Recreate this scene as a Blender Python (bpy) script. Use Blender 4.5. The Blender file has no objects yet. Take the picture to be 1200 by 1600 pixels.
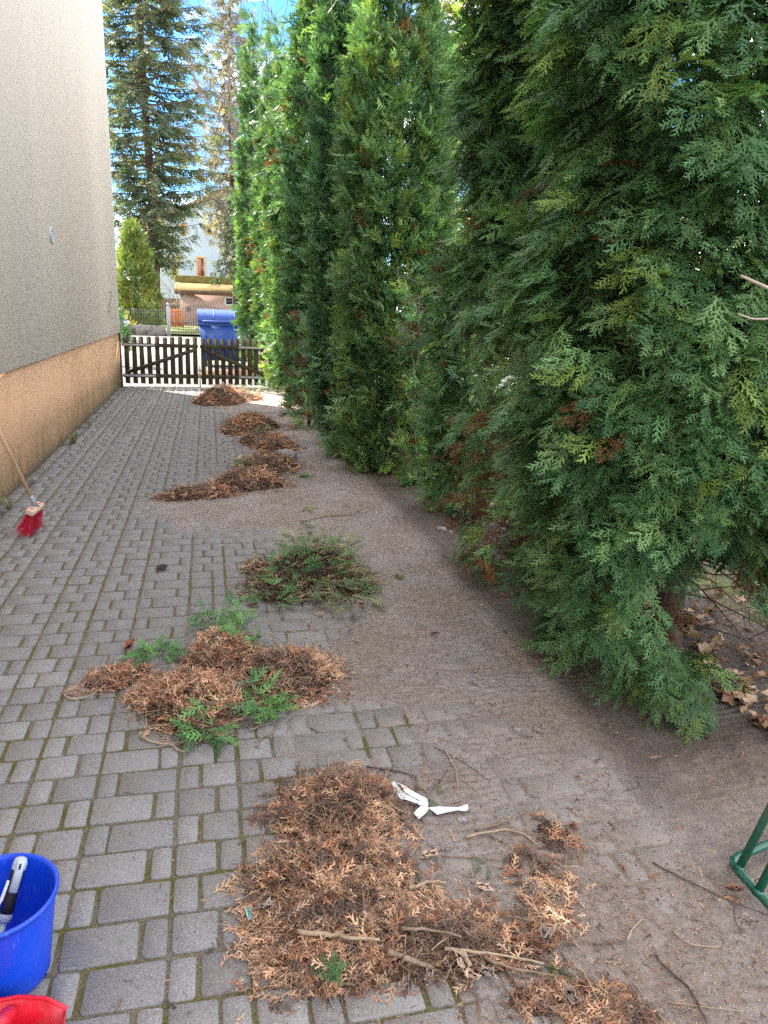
import bpy, math, random
import numpy as np
from mathutils import Vector, Matrix
R_ = math.radians
rs = np.random.RandomState(7); random.seed(7)
scene = bpy.context.scene
COL = scene.collection

# ---------------------------------------------------------------- camera
CF, PITCH, YAW, ROLL, CH = 1156.0, .26720, .23731, -.039114, 1.6472
def cam_axes():
    cy, sy = math.cos(YAW), math.sin(YAW)
    fw = np.array([sy*math.cos(PITCH), cy*math.cos(PITCH), -math.sin(PITCH)])
    rt = np.array([cy, -sy, 0.]); dn = np.cross(fw, rt)
    c, s = math.cos(ROLL), math.sin(ROLL)
    return np.array([c*rt+s*dn, -s*rt+c*dn, fw])
CA = cam_axes()
cd = bpy.data.cameras.new('camera'); cam = bpy.data.objects.new('camera', cd); COL.objects.link(cam)
m = Matrix([[CA[0][i], -CA[1][i], -CA[2][i], (0, 0, CH)[i]] for i in range(3)] + [[0, 0, 0, 1]])
cam.matrix_world = m
cd.sensor_fit = 'VERTICAL'; cd.sensor_height = 36; cd.sensor_width = 27; cd.lens = CF/1600*36
cd.clip_start = .05; cd.clip_end = 2000
scene.camera = cam
scene.render.resolution_x, scene.render.resolution_y = 768, 1024

# ---------------------------------------------------------------- light and sky
SUN_AZ, SUN_EL = math.atan2(-2.6, 2.8), R_(41)          # azimuth measured from +Y towards +X
SUN_STRENGTH, SKY_STRENGTH, EXPOSURE = 3.9, .15, 2.62
world = bpy.data.worlds.new('World'); scene.world = world; world.use_nodes = True
nt = world.node_tree; nt.nodes.clear()
out = nt.nodes.new('ShaderNodeOutputWorld'); bg = nt.nodes.new('ShaderNodeBackground')
sky = nt.nodes.new('ShaderNodeTexSky'); sky.sky_type = 'NISHITA'; sky.sun_disc = False
sky.sun_elevation = SUN_EL; sky.sun_rotation = SUN_AZ; sky.air_density = 1.0; sky.dust_density = 0.1; sky.ozone_density = 3.5
tc = nt.nodes.new('ShaderNodeTexCoord'); nz = nt.nodes.new('ShaderNodeTexNoise')
mp = nt.nodes.new('ShaderNodeMapping'); mp.inputs['Scale'].default_value = (1, 1, 2.6); mp.inputs['Location'].default_value = (1.4, 4.58, 3.83)
nz.inputs['Scale'].default_value = 3.2; nz.inputs['Detail'].default_value = 7; nz.inputs['Roughness'].default_value = .6
rp = nt.nodes.new('ShaderNodeValToRGB'); rp.color_ramp.elements[0].position = .43; rp.color_ramp.elements[1].position = .57
mx = nt.nodes.new('ShaderNodeMixRGB'); mx.inputs[2].default_value = (6.8, 6.6, 6.4, 1)
nt.links.new(tc.outputs['Generated'], mp.inputs['Vector']); nt.links.new(mp.outputs[0], nz.inputs['Vector'])
nt.links.new(nz.outputs['Fac'], rp.inputs[0]); nt.links.new(rp.outputs[0], mx.inputs[0])
tn = nt.nodes.new('ShaderNodeMixRGB'); tn.blend_type = 'MULTIPLY'; tn.inputs[0].default_value = 1; tn.inputs[2].default_value = (.17, .36, .56, 1)   # a deep spring blue
nt.links.new(sky.outputs[0], tn.inputs[1]); nt.links.new(tn.outputs[0], mx.inputs[1]); nt.links.new(mx.outputs[0], bg.inputs[0])
nt.links.new(bg.outputs[0], out.inputs[0]); bg.inputs[1].default_value = SKY_STRENGTH
sd = bpy.data.lights.new('sun', 'SUN'); sun = bpy.data.objects.new('sun', sd); COL.objects.link(sun)
sd.energy = SUN_STRENGTH; sd.angle = R_(.5); sd.color = (1, .95, .87)
to_sun = Vector((math.sin(SUN_AZ)*math.cos(SUN_EL), math.cos(SUN_AZ)*math.cos(SUN_EL), math.sin(SUN_EL)))
sun.rotation_euler = to_sun.to_track_quat('Z', 'Y').to_euler(); sun.location = to_sun*60
vs = scene.view_settings
vs.view_transform = 'Standard'; vs.look = 'None'; vs.gamma = 1; vs.exposure = EXPOSURE; vs.use_curve_mapping = False
vs.use_white_balance = True; vs.white_balance_temperature = 6850; vs.white_balance_tint = 12
scene.render.engine = 'CYCLES'
scene.cycles.max_bounces = 6; scene.cycles.transmission_bounces = 3; scene.cycles.use_denoising = False

# ---------------------------------------------------------------- helpers
def ray(x, y):
    return np.array([(x-600)/CF, (y-800)/CF, 1.]) @ CA
def gp(x, y, z=0.):                        # where the photograph's pixel meets the ground (height z)
    d = ray(x, y); return np.array([0, 0, CH]) + d*((z-CH)/d[2])
def at(x, y, Y):                           # the point of that pixel's ray at distance Y along the drive
    d = ray(x, y); return np.array([0, 0, CH]) + d*(Y/d[1])
def proj(P):
    v = (np.asarray(P, float)-np.array([0, 0, CH])) @ CA.T
    return np.stack([600+CF*v[..., 0]/v[..., 2], 800+CF*v[..., 1]/v[..., 2]], -1), v[..., 2]

def vnoise(x, y, seed=0, cell=1.):
    x = np.asarray(x)/cell; y = np.asarray(y)/cell
    xi, yi = np.floor(x).astype(int), np.floor(y).astype(int); fx, fy = x-xi, y-yi
    fx = fx*fx*(3-2*fx); fy = fy*fy*(3-2*fy)
    def h(a, b):
        n = (a*374761393 + b*668265263 + seed*974634777) & 0x7fffffff
        n = ((n ^ (n >> 13))*1274126177) & 0x7fffffff
        return ((n ^ (n >> 16)) & 0xffff)/65535.
    return (h(xi, yi)*(1-fx)+h(xi+1, yi)*fx)*(1-fy)+(h(xi, yi+1)*(1-fx)+h(xi+1, yi+1)*fx)*fy - .5

def nmesh(name, V, F, mats, col=None, mi=None, smooth=False):
    """V n x 3; F a list of arrays k x m (m = 3 or 4 ...); col per-vertex rgb"""
    if not isinstance(F, (list, tuple)): F = [F]
    F = [np.asarray(f, np.int32) for f in F if len(f)]
    V = np.asarray(V, np.float32)
    me = bpy.data.meshes.new(name)
    me.vertices.add(len(V)); me.vertices.foreach_set('co', V.ravel())
    loops = np.concatenate([f.ravel() for f in F]); tot = np.concatenate([np.full(len(f), f.shape[1], np.int32) for f in F])
    st = np.concatenate([[0], np.cumsum(tot)[:-1]]).astype(np.int32)
    me.loops.add(len(loops)); me.loops.foreach_set('vertex_index', loops)
    me.polygons.add(len(tot)); me.polygons.foreach_set('loop_start', st)
    if mi is not None: me.polygons.foreach_set('material_index', np.asarray(mi, np.int32))
    if smooth: me.polygons.foreach_set('use_smooth', np.ones(len(tot), bool))
    if col is not None:
        a = me.attributes.new('tint', 'FLOAT_COLOR', 'POINT')
        c = np.ones((len(V), 4), np.float32); c[:, :3] = col; a.data.foreach_set('color', c.ravel())
    for mt in (mats if isinstance(mats, (list, tuple)) else [mats]): me.materials.append(mt)
    me.update(calc_edges=True); return me

def tag(o, label=None, cat=None, group=None, kind=None):
    if label: o['label'] = label
    if cat: o['category'] = cat
    if group: o['group'] = group
    if kind: o['kind'] = kind
    return o
def empty(name, loc, label=None, cat=None, group=None):
    o = bpy.data.objects.new(name, None); COL.objects.link(o); o.location = loc; o.empty_display_size = .1
    return tag(o, label, cat, group)
def add(name, me, parent=None, loc=None, rot=None, world=True):
    """links mesh me; when it was authored in world coordinates under a parent, its origin follows the parent"""
    o = bpy.data.objects.new(name, me); COL.objects.link(o)
    if parent is not None:
        o.parent = parent
        if world:
            p = parent; off = Vector((0, 0, 0))
            while p is not None: off += p.location; p = p.parent
            o.location = -off + (Vector(loc) if loc is not None else Vector((0, 0, 0)))
        elif loc is not None: o.location = loc
    elif loc is not None: o.location = loc
    if rot is not None: o.rotation_euler = rot
    return o
def structure(o): o['kind'] = 'structure'; return o

class MB:                                  # a small mesh collector
    def __init__(s): s.V = []; s.F3 = []; s.F4 = []; s.n = 0
    def put(s, V, F):
        V = np.asarray(V, float); F = np.asarray(F, int)
        (s.F3 if F.shape[1] == 3 else s.F4).append(F+s.n); s.V.append(V); s.n += len(V)
    def box(s, lo, hi, M=None, bev=0.):
        lo, hi = np.array(lo, float), np.array(hi, float)
        if bev <= 0:
            V = np.array([[(lo, hi)[i][0], (lo, hi)[j][1], (lo, hi)[k][2]] for i in (0, 1) for j in (0, 1) for k in (0, 1)])
            F = [[0, 1, 3, 2], [4, 6, 7, 5], [0, 4, 5, 1], [2, 3, 7, 6], [0, 2, 6, 4], [1, 5, 7, 3]]
            s.put(V if M is None else V@M[0].T+M[1], F)
        else:
            b = bev; V = []; idx = {}
            for i in (0, 1):
                for j in (0, 1):
                    for k in (0, 1):
                        for ax in range(3):
                            p = np.array([(lo, hi)[i][0], (lo, hi)[j][1], (lo, hi)[k][2]])
                            for a2, q in enumerate((i, j, k)):
                                if a2 != ax: p[a2] += b*(1-2*q)
                            idx[i, j, k, ax] = len(V); V.append(p)
            F4, F3 = [], []
            def c(*a): return idx[a]
            F4 += [[c(v, 0, 0, 0), c(v, 1, 0, 0), c(v, 1, 1, 0), c(v, 0, 1, 0)] for v in (0, 1)]
            F4 += [[c(0, v, 0, 1), c(1, v, 0, 1), c(1, v, 1, 1), c(0, v, 1, 1)] for v in (0, 1)]
            F4 += [[c(0, 0, v, 2), c(1, 0, v, 2), c(1, 1, v, 2), c(0, 1, v, 2)] for v in (0, 1)]
            for a in (0, 1):
                for d in (0, 1):
                    F4.append([c(a, d, 0, 0), c(a, d, 1, 0), c(a, d, 1, 1), c(a, d, 0, 1)])
                    F4.append([c(a, 0, d, 0), c(a, 1, d, 0), c(a, 1, d, 2), c(a, 0, d, 2)])
                    F4.append([c(0, a, d, 1), c(1, a, d, 1), c(1, a, d, 2), c(0, a, d, 2)])
                    for e in (0, 1): F3.append([c(a, d, e, 0), c(a, d, e, 1), c(a, d, e, 2)])
            V = np.array(V); V = V if M is None else V@M[0].T+M[1]
            n0 = s.n; s.put(V, F4); s.F3.append(np.array(F3)+n0)
        return s
    def tube(s, P, r, sides=6, caps=True):
        P = np.asarray(P, float); n = len(P); r = np.broadcast_to(np.asarray(r, float), (n,))
        T = np.gradient(P, axis=0); T /= np.linalg.norm(T, axis=1)[:, None]+1e-9
        a = np.array([0, 0, 1.]) if abs(T[0][2]) < .9 else np.array([1., 0, 0])
        V = []
        u = np.cross(T[0], a); u /= np.linalg.norm(u)
        for i in range(n):
            u = u-T[i]*(u@T[i]); u /= np.linalg.norm(u)+1e-9; w = np.cross(T[i], u)
            th = np.arange(sides)*2*math.pi/sides
            V.append(P[i]+r[i]*(np.cos(th)[:, None]*u+np.sin(th)[:, None]*w))
        V = np.concatenate(V); F = []
        for i in range(n-1):
            for j in range(sides):
                k = (j+1) % sides; F.append([i*sides+j, i*sides+k, (i+1)*sides+k, (i+1)*sides+j])
        n0 = s.n; s.put(V, F)
        if caps:
            F3 = []
            for b in (0, (n-1)*sides):
                for j in range(1, sides-1): F3.append([b, b+j, b+j+1])
            s.F3.append(np.array(F3)+n0)
        return s
    def lathe(s, prof, c, seg=32):
        prof = np.asarray(prof, float); th = np.arange(seg)*2*math.pi/seg
        V = np.concatenate([np.stack([c[0]+p[0]*np.cos(th), c[1]+p[0]*np.sin(th), np.full(seg, c[2]+p[1])], 1) for p in prof])
        F = [[i*seg+j, i*seg+(j+1) % seg, (i+1)*seg+(j+1) % seg, (i+1)*seg+j] for i in range(len(prof)-1) for j in range(seg)]
        s.put(V, F); return s
    def prism(s, poly, y0, y1, M=None):     # polygon in xz extruded along y
        n = len(poly); V = np.array([[p[0], y0, p[1]] for p in poly]+[[p[0], y1, p[1]] for p in poly])
        V = V if M is None else V@M[0].T+M[1]
        F = [[i, (i+1) % n, n+(i+1) % n, n+i] for i in range(n)]
        n0 = s.n; s.put(V, F); F3 = []
        for b in (0, n):
            for j in range(1, n-1): F3.append([b, b+j, b+j+1])
        s.F3.append(np.array(F3)+n0); return s
    def mesh(s, name, mat, smooth=False, col=None):
        F = []
        if s.F4: F.append(np.concatenate(s.F4))
        if s.F3: F.append(np.concatenate(s.F3))
        me = nmesh(name, np.concatenate(s.V), F, mat, smooth=smooth, col=col)
        import bmesh
        if s.n < 20000:
            b = bmesh.new(); b.from_mesh(me); bmesh.ops.recalc_face_normals(b, faces=b.faces); b.to_mesh(me); b.free()
        return me

# ---------------------------------------------------------------- materials
def mat(name, base=(.5, .5, .5), rough=.8, spec=.3, metal=0.):
    m = bpy.data.materials.new(name); m.use_nodes = True
    b = m.node_tree.nodes['Principled BSDF']
    b.inputs['Base Color'].default_value = (*base, 1); b.inputs['Roughness'].default_value = rough
    b.inputs['Specular IOR Level'].default_value = spec; b.inputs['Metallic'].default_value = metal
    return m
class N:                                   # tiny node-graph helper
    def __init__(s, m): s.m = m; s.t = m.node_tree; s.b = s.t.nodes['Principled BSDF']
    def new(s, t, **k):
        n = s.t.nodes.new(t)
        for a, v in k.items(): setattr(n, a, v)
        return n
    def link(s, a, b): s.t.links.new(a, b)
    def pos(s, obj=False):
        return s.new('ShaderNodeTexCoord').outputs['Object'] if obj else s.new('ShaderNodeNewGeometry').outputs['Position']
    def noise(s, vec, scale, detail=4, rough=.55, out='Fac', stretch=None):
        if stretch:
            mp = s.new('ShaderNodeMapping'); mp.inputs['Scale'].default_value = stretch; s.link(vec, mp.inputs[0]); vec = mp.outputs[0]
        n = s.new('ShaderNodeTexNoise'); n.inputs['Scale'].default_value = scale; n.inputs['Detail'].default_value = detail
        n.inputs['Roughness'].default_value = rough; s.link(vec, n.inputs['Vector']); return n.outputs[out]
    def ramp(s, fac, a, b, ca=(0, 0, 0), cb=(1, 1, 1)):
        r = s.new('ShaderNodeValToRGB'); e = r.color_ramp.elements
        e[0].position, e[1].position = a, b; e[0].color, e[1].color = (*ca, 1), (*cb, 1); s.link(fac, r.inputs[0]); return r.outputs[0]
    def mix(s, fac, a, b, typ='MIX'):
        n = s.new('ShaderNodeMixRGB'); n.blend_type = typ
        for i, v in ((0, fac), (1, a), (2, b)):
            if isinstance(v, (int, float)): n.inputs[i].default_value = v
            elif isinstance(v, tuple): n.inputs[i].default_value = (*v, 1)
            else: s.link(v, n.inputs[i])
        return n.outputs[0]
    def math(s, op, a, b=0.):
        n = s.new('ShaderNodeMath'); n.operation = op
        for i, v in ((0, a), (1, b)):
            if isinstance(v, (int, float)): n.inputs[i].default_value = v
            else: s.link(v, n.inputs[i])
        return n.outputs[0]
    def attr(s, name): return s.new('ShaderNodeAttribute', attribute_name=name).outputs['Color']
    def color(s, c): s.link(c, s.b.inputs['Base Color'])
    def bump(s, h, dist, strength=1.):
        n = s.new('ShaderNodeBump'); n.inputs['Distance'].default_value = dist; n.inputs['Strength'].default_value = strength
        s.link(h, n.inputs['Height']); s.link(n.outputs[0], s.b.inputs['Normal'])

def varied(name, a, b, scale, rough=.85, bump=0., stretch=None, detail=5, spec=.25, c=None, obj=False):
    m = mat(name, a, rough, spec); n = N(m); p = n.pos(obj); f = n.noise(p, scale, detail, .6, stretch=stretch)
    k = n.ramp(f, .32, .68, a, b)
    if c is not None: k = n.mix(n.ramp(n.noise(p, scale*.23, 4), .5, .65), k, c)
    n.color(k)
    if bump: n.bump(f, bump)
    return m

def leafy(name, trans=.25, rough=.5, spec=.35, vary=.25):
    """plant matter whose colour comes from the piece itself (attribute tint), slightly translucent"""
    m = mat(name, (.1, .1, .1), rough, spec); n = N(m)
    oi = n.new('ShaderNodeObjectInfo').outputs['Random']
    k = n.math('ADD', n.math('MULTIPLY', oi, vary), 1-vary/2)
    c = n.mix(1., n.attr('tint'), k, 'MULTIPLY'); n.color(c)
    if trans > 0:
        tr = n.new('ShaderNodeBsdfTranslucent'); ms = n.new('ShaderNodeMixShader'); ms.inputs[0].default_value = trans
        n.link(n.mix(1., c, (1.25, 1.3, .55), 'MULTIPLY'), tr.inputs[0])
        n.link(n.b.outputs[0], ms.inputs[1]); n.link(tr.outputs[0], ms.inputs[2])
        n.link(ms.outputs[0], n.t.nodes['Material Output'].inputs[0])
    return m

M = {}
M['foliage'] = leafy('thuja_foliage', .28, .52, .28)
M['foliage_far'] = leafy('far_foliage', .35, .6, .3, .1)
M['needle'] = leafy('needle_foliage', .42, .6, .2, .1)
M['dry'] = leafy('dry_litter', .08, .75, .2, .2)
M['bark'] = varied('bark', (.05, .032, .022), (.13, .09, .065), 30, .95, .006, (1, 1, .15))
M['twig'] = varied('twig_bark', (.16, .11, .075), (.30, .22, .15), 60, .8, .001)
M['twig_dark'] = varied('twig_bark_dark', (.07, .05, .045), (.15, .11, .09), 60, .8, .001)
M['twig_pale'] = varied('twig_bark_pale', (.30, .22, .14), (.42, .33, .22), 60, .7, .001)
M['deadtwig'] = varied('dead_twig', (.10, .075, .06), (.22, .17, .14), 40, .85)

# pavers: grey concrete with speckles, dust swept over them towards the hedge, moss stains
def paver_mat():
    m = mat('concrete_paver', (.16, .16, .16), .9, .2); n = N(m); p = n.pos()
    oi = n.new('ShaderNodeObjectInfo').outputs['Random']
    at_ = n.attr('tint')
    grit = n.noise(p, 170, 4, .8); mid = n.noise(p, 40, 6, .7); big = n.noise(p, 5, 4, .6)
    c = n.ramp(grit, .33, .68, (.10, .098, .095), (.38, .372, .355))
    c = n.mix(n.ramp(grit, .635, .68), c, (.55, .55, .53))
    c = n.mix(.42, c, n.ramp(mid, .25, .8, (.14, .138, .134), (.25, .245, .232)))
    c = n.mix(1., c, n.math('ADD', n.math('MULTIPLY', oi, .30), .87), 'MULTIPLY')
    c = n.mix(n.math('MULTIPLY', n.ramp(big, .48, .7), .35), c, (.20, .19, .165))
    sx = n.new('ShaderNodeSeparateXYZ'); n.link(p, sx.inputs[0])
    # dust: more of it nearer the soil strip
    d = n.math('ADD', n.math('MULTIPLY', n.math('ADD', sx.outputs[0], .05), .55), n.math('MULTIPLY', n.math('SUBTRACT', n.noise(p, 7, 6, .65), .5), 2.0))
    dm = n.ramp(d, .05, .75); c = n.mix(n.math('MULTIPLY', dm, .8), c, (.25, .212, .182))
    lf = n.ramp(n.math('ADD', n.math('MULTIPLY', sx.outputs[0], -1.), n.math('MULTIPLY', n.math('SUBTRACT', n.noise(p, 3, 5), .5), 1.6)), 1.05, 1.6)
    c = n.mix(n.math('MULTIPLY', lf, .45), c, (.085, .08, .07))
    n.color(c)
    h = n.math('ADD', n.math('MULTIPLY', grit, .5), mid); n.bump(h, .0016, .8); return m
M['paver'] = paver_mat()
def joint_mat():
    m = mat('joint_moss', (.08, .08, .05), 1., .1); n = N(m); p = n.pos()
    f = n.noise(p, 130, 4, .7); k = n.noise(p, 5, 4, .6)
    sand = n.ramp(f, .3, .7, (.085, .072, .055), (.25, .215, .165))
    moss = n.ramp(f, .3, .7, (.07, .068, .025), (.17, .155, .055))
    n.color(n.mix(n.ramp(k, .40, .60), sand, moss)); n.bump(f, .006); return m
M['joint'] = joint_mat()
def soil_mat():
    m = mat('dry_soil', (.15, .12, .1), 1., .1); n = N(m); p = n.pos()
    grit = n.noise(p, 190, 3, .75); mid = n.noise(p, 30, 7, .75); big = n.noise(p, 2.2, 5, .6)
    c = n.ramp(mid, .28, .72, (.155, .125, .103), (.335, .28, .235))
    c = n.mix(n.ramp(big, .42, .62), c, n.ramp(mid, .3, .7, (.21, .183, .16), (.37, .33, .295)))
    c = n.mix(n.ramp(grit, .66, .74), c, (.42, .33, .25)); c = n.mix(n.ramp(grit, .27, .36, (1, 1, 1), (0, 0, 0)), c, (.05, .036, .028))
    sx = n.new('ShaderNodeSeparateXYZ'); n.link(p, sx.inputs[0])
    dx = n.math('MULTIPLY', n.math('SUBTRACT', sx.outputs[0], 1.455), 7.); dy = n.math('ADD', n.math('MULTIPLY', n.math('SUBTRACT', sx.outputs[1], 1.9), 3.), n.math('MULTIPLY', n.math('SUBTRACT', n.noise(p, 4, 4), .5), 2.)); bed_dark = n.ramp(n.math('MINIMUM', dx, dy), 0., 1.)
    c = n.mix(n.math('MULTIPLY', bed_dark, .62), c, (.06, .044, .036)); n.color(c)  # soil mixed darker past the paving edge, along the hedge
    # sweeping marks left by the broom: bowed ridges running across the strip
    w = n.new('ShaderNodeTexWave'); w.wave_type = 'BANDS'; w.bands_direction = 'Y'; w.inputs['Scale'].default_value = 8.
    w.inputs['Distortion'].default_value = 9.; w.inputs['Detail'].default_value = 3.; w.inputs['Detail Scale'].default_value = .5
    n.link(p, w.inputs['Vector'])
    wk = n.math('MULTIPLY', w.outputs['Fac'], n.ramp(n.noise(p, 1.6, 3), .45, .6))
    h = n.math('ADD', n.math('ADD', n.math('MULTIPLY', wk, .55), mid), n.math('MULTIPLY', grit, .35)); n.bump(h, .012, .9); return m
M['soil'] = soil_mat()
M['mound'] = varied('fine_litter', (.035, .022, .016), (.16, .09, .05), 90, 1., .02)
def plaster_mat():
    m = mat('scratch_plaster', (.4, .38, .35), .95, .15); n = N(m); p = n.pos()
    f = n.noise(p, 55, 4, .7); g = n.noise(p, 45, 4, .6, stretch=(1, 1, .1)); b = n.noise(p, .7, 4, .6)
    st = n.noise(p, 2.2, 5, .65, stretch=(1, 1, .12))
    c = n.ramp(f, .33, .67, (.54, .475, .395), (.63, .56, .475))
    c = n.mix(n.math('MULTIPLY', n.ramp(g, .42, .62), .45), c, (.50, .455, .40))
    c = n.mix(n.math('MULTIPLY', n.ramp(b, .4, .7), .35), c, (.55, .505, .44))
    c = n.mix(n.math('MULTIPLY', n.ramp(st, .5, .75), .25), c, (.46, .42, .37))
    n.color(c); n.bump(n.math('ADD', f, n.math('MULTIPLY', g, .6)), .008, .7); return m
M['plaster'] = plaster_mat()
def plinth_mat():
    m = mat('plinth_paint', (.5, .31, .15), .85, .2); n = N(m); p = n.pos()
    f = n.noise(p, 1.3, 6, .6); g = n.noise(p, 60, 3)
    c = n.ramp(f, .3, .7, (.50, .30, .165), (.61, .38, .22))
    st = n.noise(p, 1.6, 5, .6, stretch=(1, 3, .25))
    c = n.mix(n.math('MULTIPLY', n.ramp(st, .48, .75), .22), c, (.48, .33, .18))
    sx = n.new('ShaderNodeSeparateXYZ'); n.link(p, sx.inputs[0])
    low = n.math('SUBTRACT', n.math('ADD', n.math('MULTIPLY', n.noise(p, 6, 5, .65, stretch=(1, 1, .22)), .9), n.math('MULTIPLY', sx.outputs[1], .022)), n.math('MULTIPLY', sx.outputs[2], .85))
    c = n.mix(n.math('MULTIPLY', n.ramp(low, .30, .72), .75), c, (.13, .125, .065))
    foot = n.math('SUBTRACT', n.math('MULTIPLY', n.noise(p, 14, 5, .65), .2), sx.outputs[2])
    c = n.mix(n.math('MULTIPLY', n.ramp(foot, .0, .1), .8), c, (.12, .105, .08))
    n.color(c); n.bump(n.math('ADD', n.math('MULTIPLY', g, .3), f), .004); return m
M['plinth'] = plinth_mat()
M['concrete'] = varied('concrete_strip', (.13, .12, .105), (.26, .245, .22), 18, .95, .004, c=(.07, .06, .05))
M['wood_gate'] = varied('weathered_gate_wood', (.03, .024, .017), (.085, .066, .044), 22, .9, .003, (1, 1, .12), c=(.062, .072, .026))
M['steel'] = varied('galvanised_steel', (.25, .26, .27), (.42, .43, .44), 25, .45, 0, spec=.5)
M['asphalt'] = varied('street_surface', (.20, .195, .185), (.30, .29, .27), 3, .95, .003)
M['street_slab'] = varied('pale_pavement', (.095, .093, .09), (.135, .131, .125), 5, .95, .003)
M['lawn'] = varied('lawn', (.07, .10, .02), (.16, .19, .045), 8, .95, .02, c=(.14, .13, .05))
M['ground'] = varied('garden_earth', (.06, .05, .03), (.17, .145, .085), 6, 1., .03, c=(.10, .12, .04))
def plastic(name, base, rough=.35, dust=.25, dustc=(.35, .3, .27)):
    m = mat(name, base, rough, .5); n = N(m); p = n.pos(True)
    f = n.noise(p, 9, 6, .65); s = n.noise(p, 120, 3, .6, stretch=(1, 1, .1))
    c = n.mix(n.math('MULTIPLY', n.ramp(f, .5, .75), dust), base, dustc)
    c = n.mix(n.math('MULTIPLY', n.ramp(s, .62, .72), .10), c, (.8, .8, .85)); n.color(c)
    n.link(n.math('ADD', n.math('MULTIPLY', f, .35), rough-.12), n.b.inputs['Roughness']); n.bump(f, .0008); return m
M['blue'] = plastic('blue_plastic', (.001, .06, .60), .32, .04)
M['red'] = plastic('red_plastic', (.66, .012, .03), .35, .3, (.62, .33, .33))
M['bin_blue'] = plastic('bin_blue', (.001, .05, .26), .4, .06)
M['bristle'] = leafy('bristle', .1, .5, .4, .1)
M['beech'] = varied('beech_wood', (.46, .31, .19), (.60, .42, .27), 14, .6, .001, (1, 1, .1))
M['block'] = varied('raw_wood', (.55, .38, .27), (.66, .48, .35), 20, .7, .001)
M['black'] = mat('black_rubber', (.012, .012, .014), .55, .4)
M['grey'] = mat('grey_plastic', (.36, .42, .46), .4, .5)
M['white_tape'] = varied('white_tape', (.66, .70, .70), (.82, .84, .83), 40, .5, 0, obj=True)
M['white'] = mat('white_plastic', (.75, .75, .72), .5, .4)
M['teal'] = mat('teal_print', (.02, .42, .32), .5, .3)
M['green_paint'] = varied('green_enamel', (.006, .085, .05), (.012, .125, .078), 18, .35, .0006, spec=.5, c=(.06, .085, .06))
M['dark'] = mat('dark_void', (.02, .02, .02), .8, .2)
M['ink'] = mat('grey_ink', (.10, .10, .10), .8, .1)
M['stone'] = varied('grey_stone', (.16, .15, .14), (.36, .34, .32), 30, .95, .006)
M['iron'] = mat('dark_iron', (.06, .07, .07), .6, .4)
M['zinc'] = varied('zinc_post', (.16, .19, .21), (.26, .29, .31), 12, .5, spec=.5)

# ---------------------------------------------------------------- ground, drive, soil
def rect(name, x0, x1, y0, y1, z, mt):
    return structure(add(name, nmesh(name, [[x0, y0, z], [x1, y0, z], [x1, y1, z], [x0, y1, z]], [[[0, 1, 2, 3]]], mt)))
rect('ground', -400, 400, -60, 900, -.075, M['ground'])
GL, GM, GR = gp(197, 603), gp(312, 604), gp(415, 606)          # gate line: hinge, meeting, hinge
gl = np.array([-1.615, 15.48, 0]); gr = np.array([1.15, 15.48, 0]); gdir = (gr-gl)/np.linalg.norm(gr-gl)
def gate_y(x): return gl[1]+(x-gl[0])*(gr[1]-gl[1])/(gr[0]-gl[0])
WX, EDGE = -1.668, 1.45
rect('street', -60, 60, 15.66, 38.5, -.03, M['street_slab'])
rect('roadway', -60, 60, 25, 34, -.026, M['asphalt'])
rect('lawn', -60, 60, 40.4, 90, .02, M['lawn'])

drive = structure(add('driveway', nmesh('driveway', [[WX+.09, .2, -.006], [EDGE, .2, -.006], [EDGE, gate_y(EDGE)+.15, -.006], [WX+.09, gate_y(WX)+.15, -.006]], [[[0, 1, 2, 3]]], M['joint'])))
LINES = [WX+.092, -1.336, -1.135, -.855, -.642, -.418, -.138, .07, .287, .566, .768, .995, 1.285, EDGE]
TYPES = ['C', 'B', 'A', 'B', 'B', 'A', 'B', 'B', 'A', 'B', 'B', 'A', 'E']
Y0 = float(gp(267, 1428)[1])
def paver_geo(w, d, seed):
    r = np.random.RandomState(seed); b = .0045
    def ring(i, z, n=4):                       # rounded, slightly uneven outline
        pts = []
        x, y = w/2-i, d/2-i; c = .007
        for sx, sy in ((1, 1), (-1, 1), (-1, -1), (1, -1)):
            q = [(sx*x, sy*(y-c)), (sx*(x-c), sy*y)]
            if sx*sy < 0: q = q[::-1]
            pts += q
        return np.array([[p[0], p[1], z] for p in pts])
    j = r.uniform(-.0022, .0022, (8, 2))
    R0, R1, R2 = ring(0, -.05), ring(.0005, -b), ring(b*.8, 0)
    for q in (R0, R1, R2): q[:, :2] += j
    R2[:, 2] += r.uniform(-.0012, .0012, 8)
    V = np.concatenate([R0, R1, R2]); F = []
    for k in (0, 8): F += [[k+i, k+(i+1) % 8, k+8+(i+1) % 8, k+8+i] for i in range(8)]
    top = [[16, 17, 18, 23], [23, 18, 19, 22], [22, 19, 20, 21]]
    return V, np.array(F+top)
PM = {}
def paver_mesh(w, d, k):
    key = (round(w*200)/200, k)
    if key not in PM:
        V, F = paver_geo(w, d, hash(key) % 9999 if False else int(w*1000)*7+k); PM[key] = (nmesh('paver', V, F, M['paver'], smooth=False), V, F)
    return PM[key]
stones = []
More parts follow.
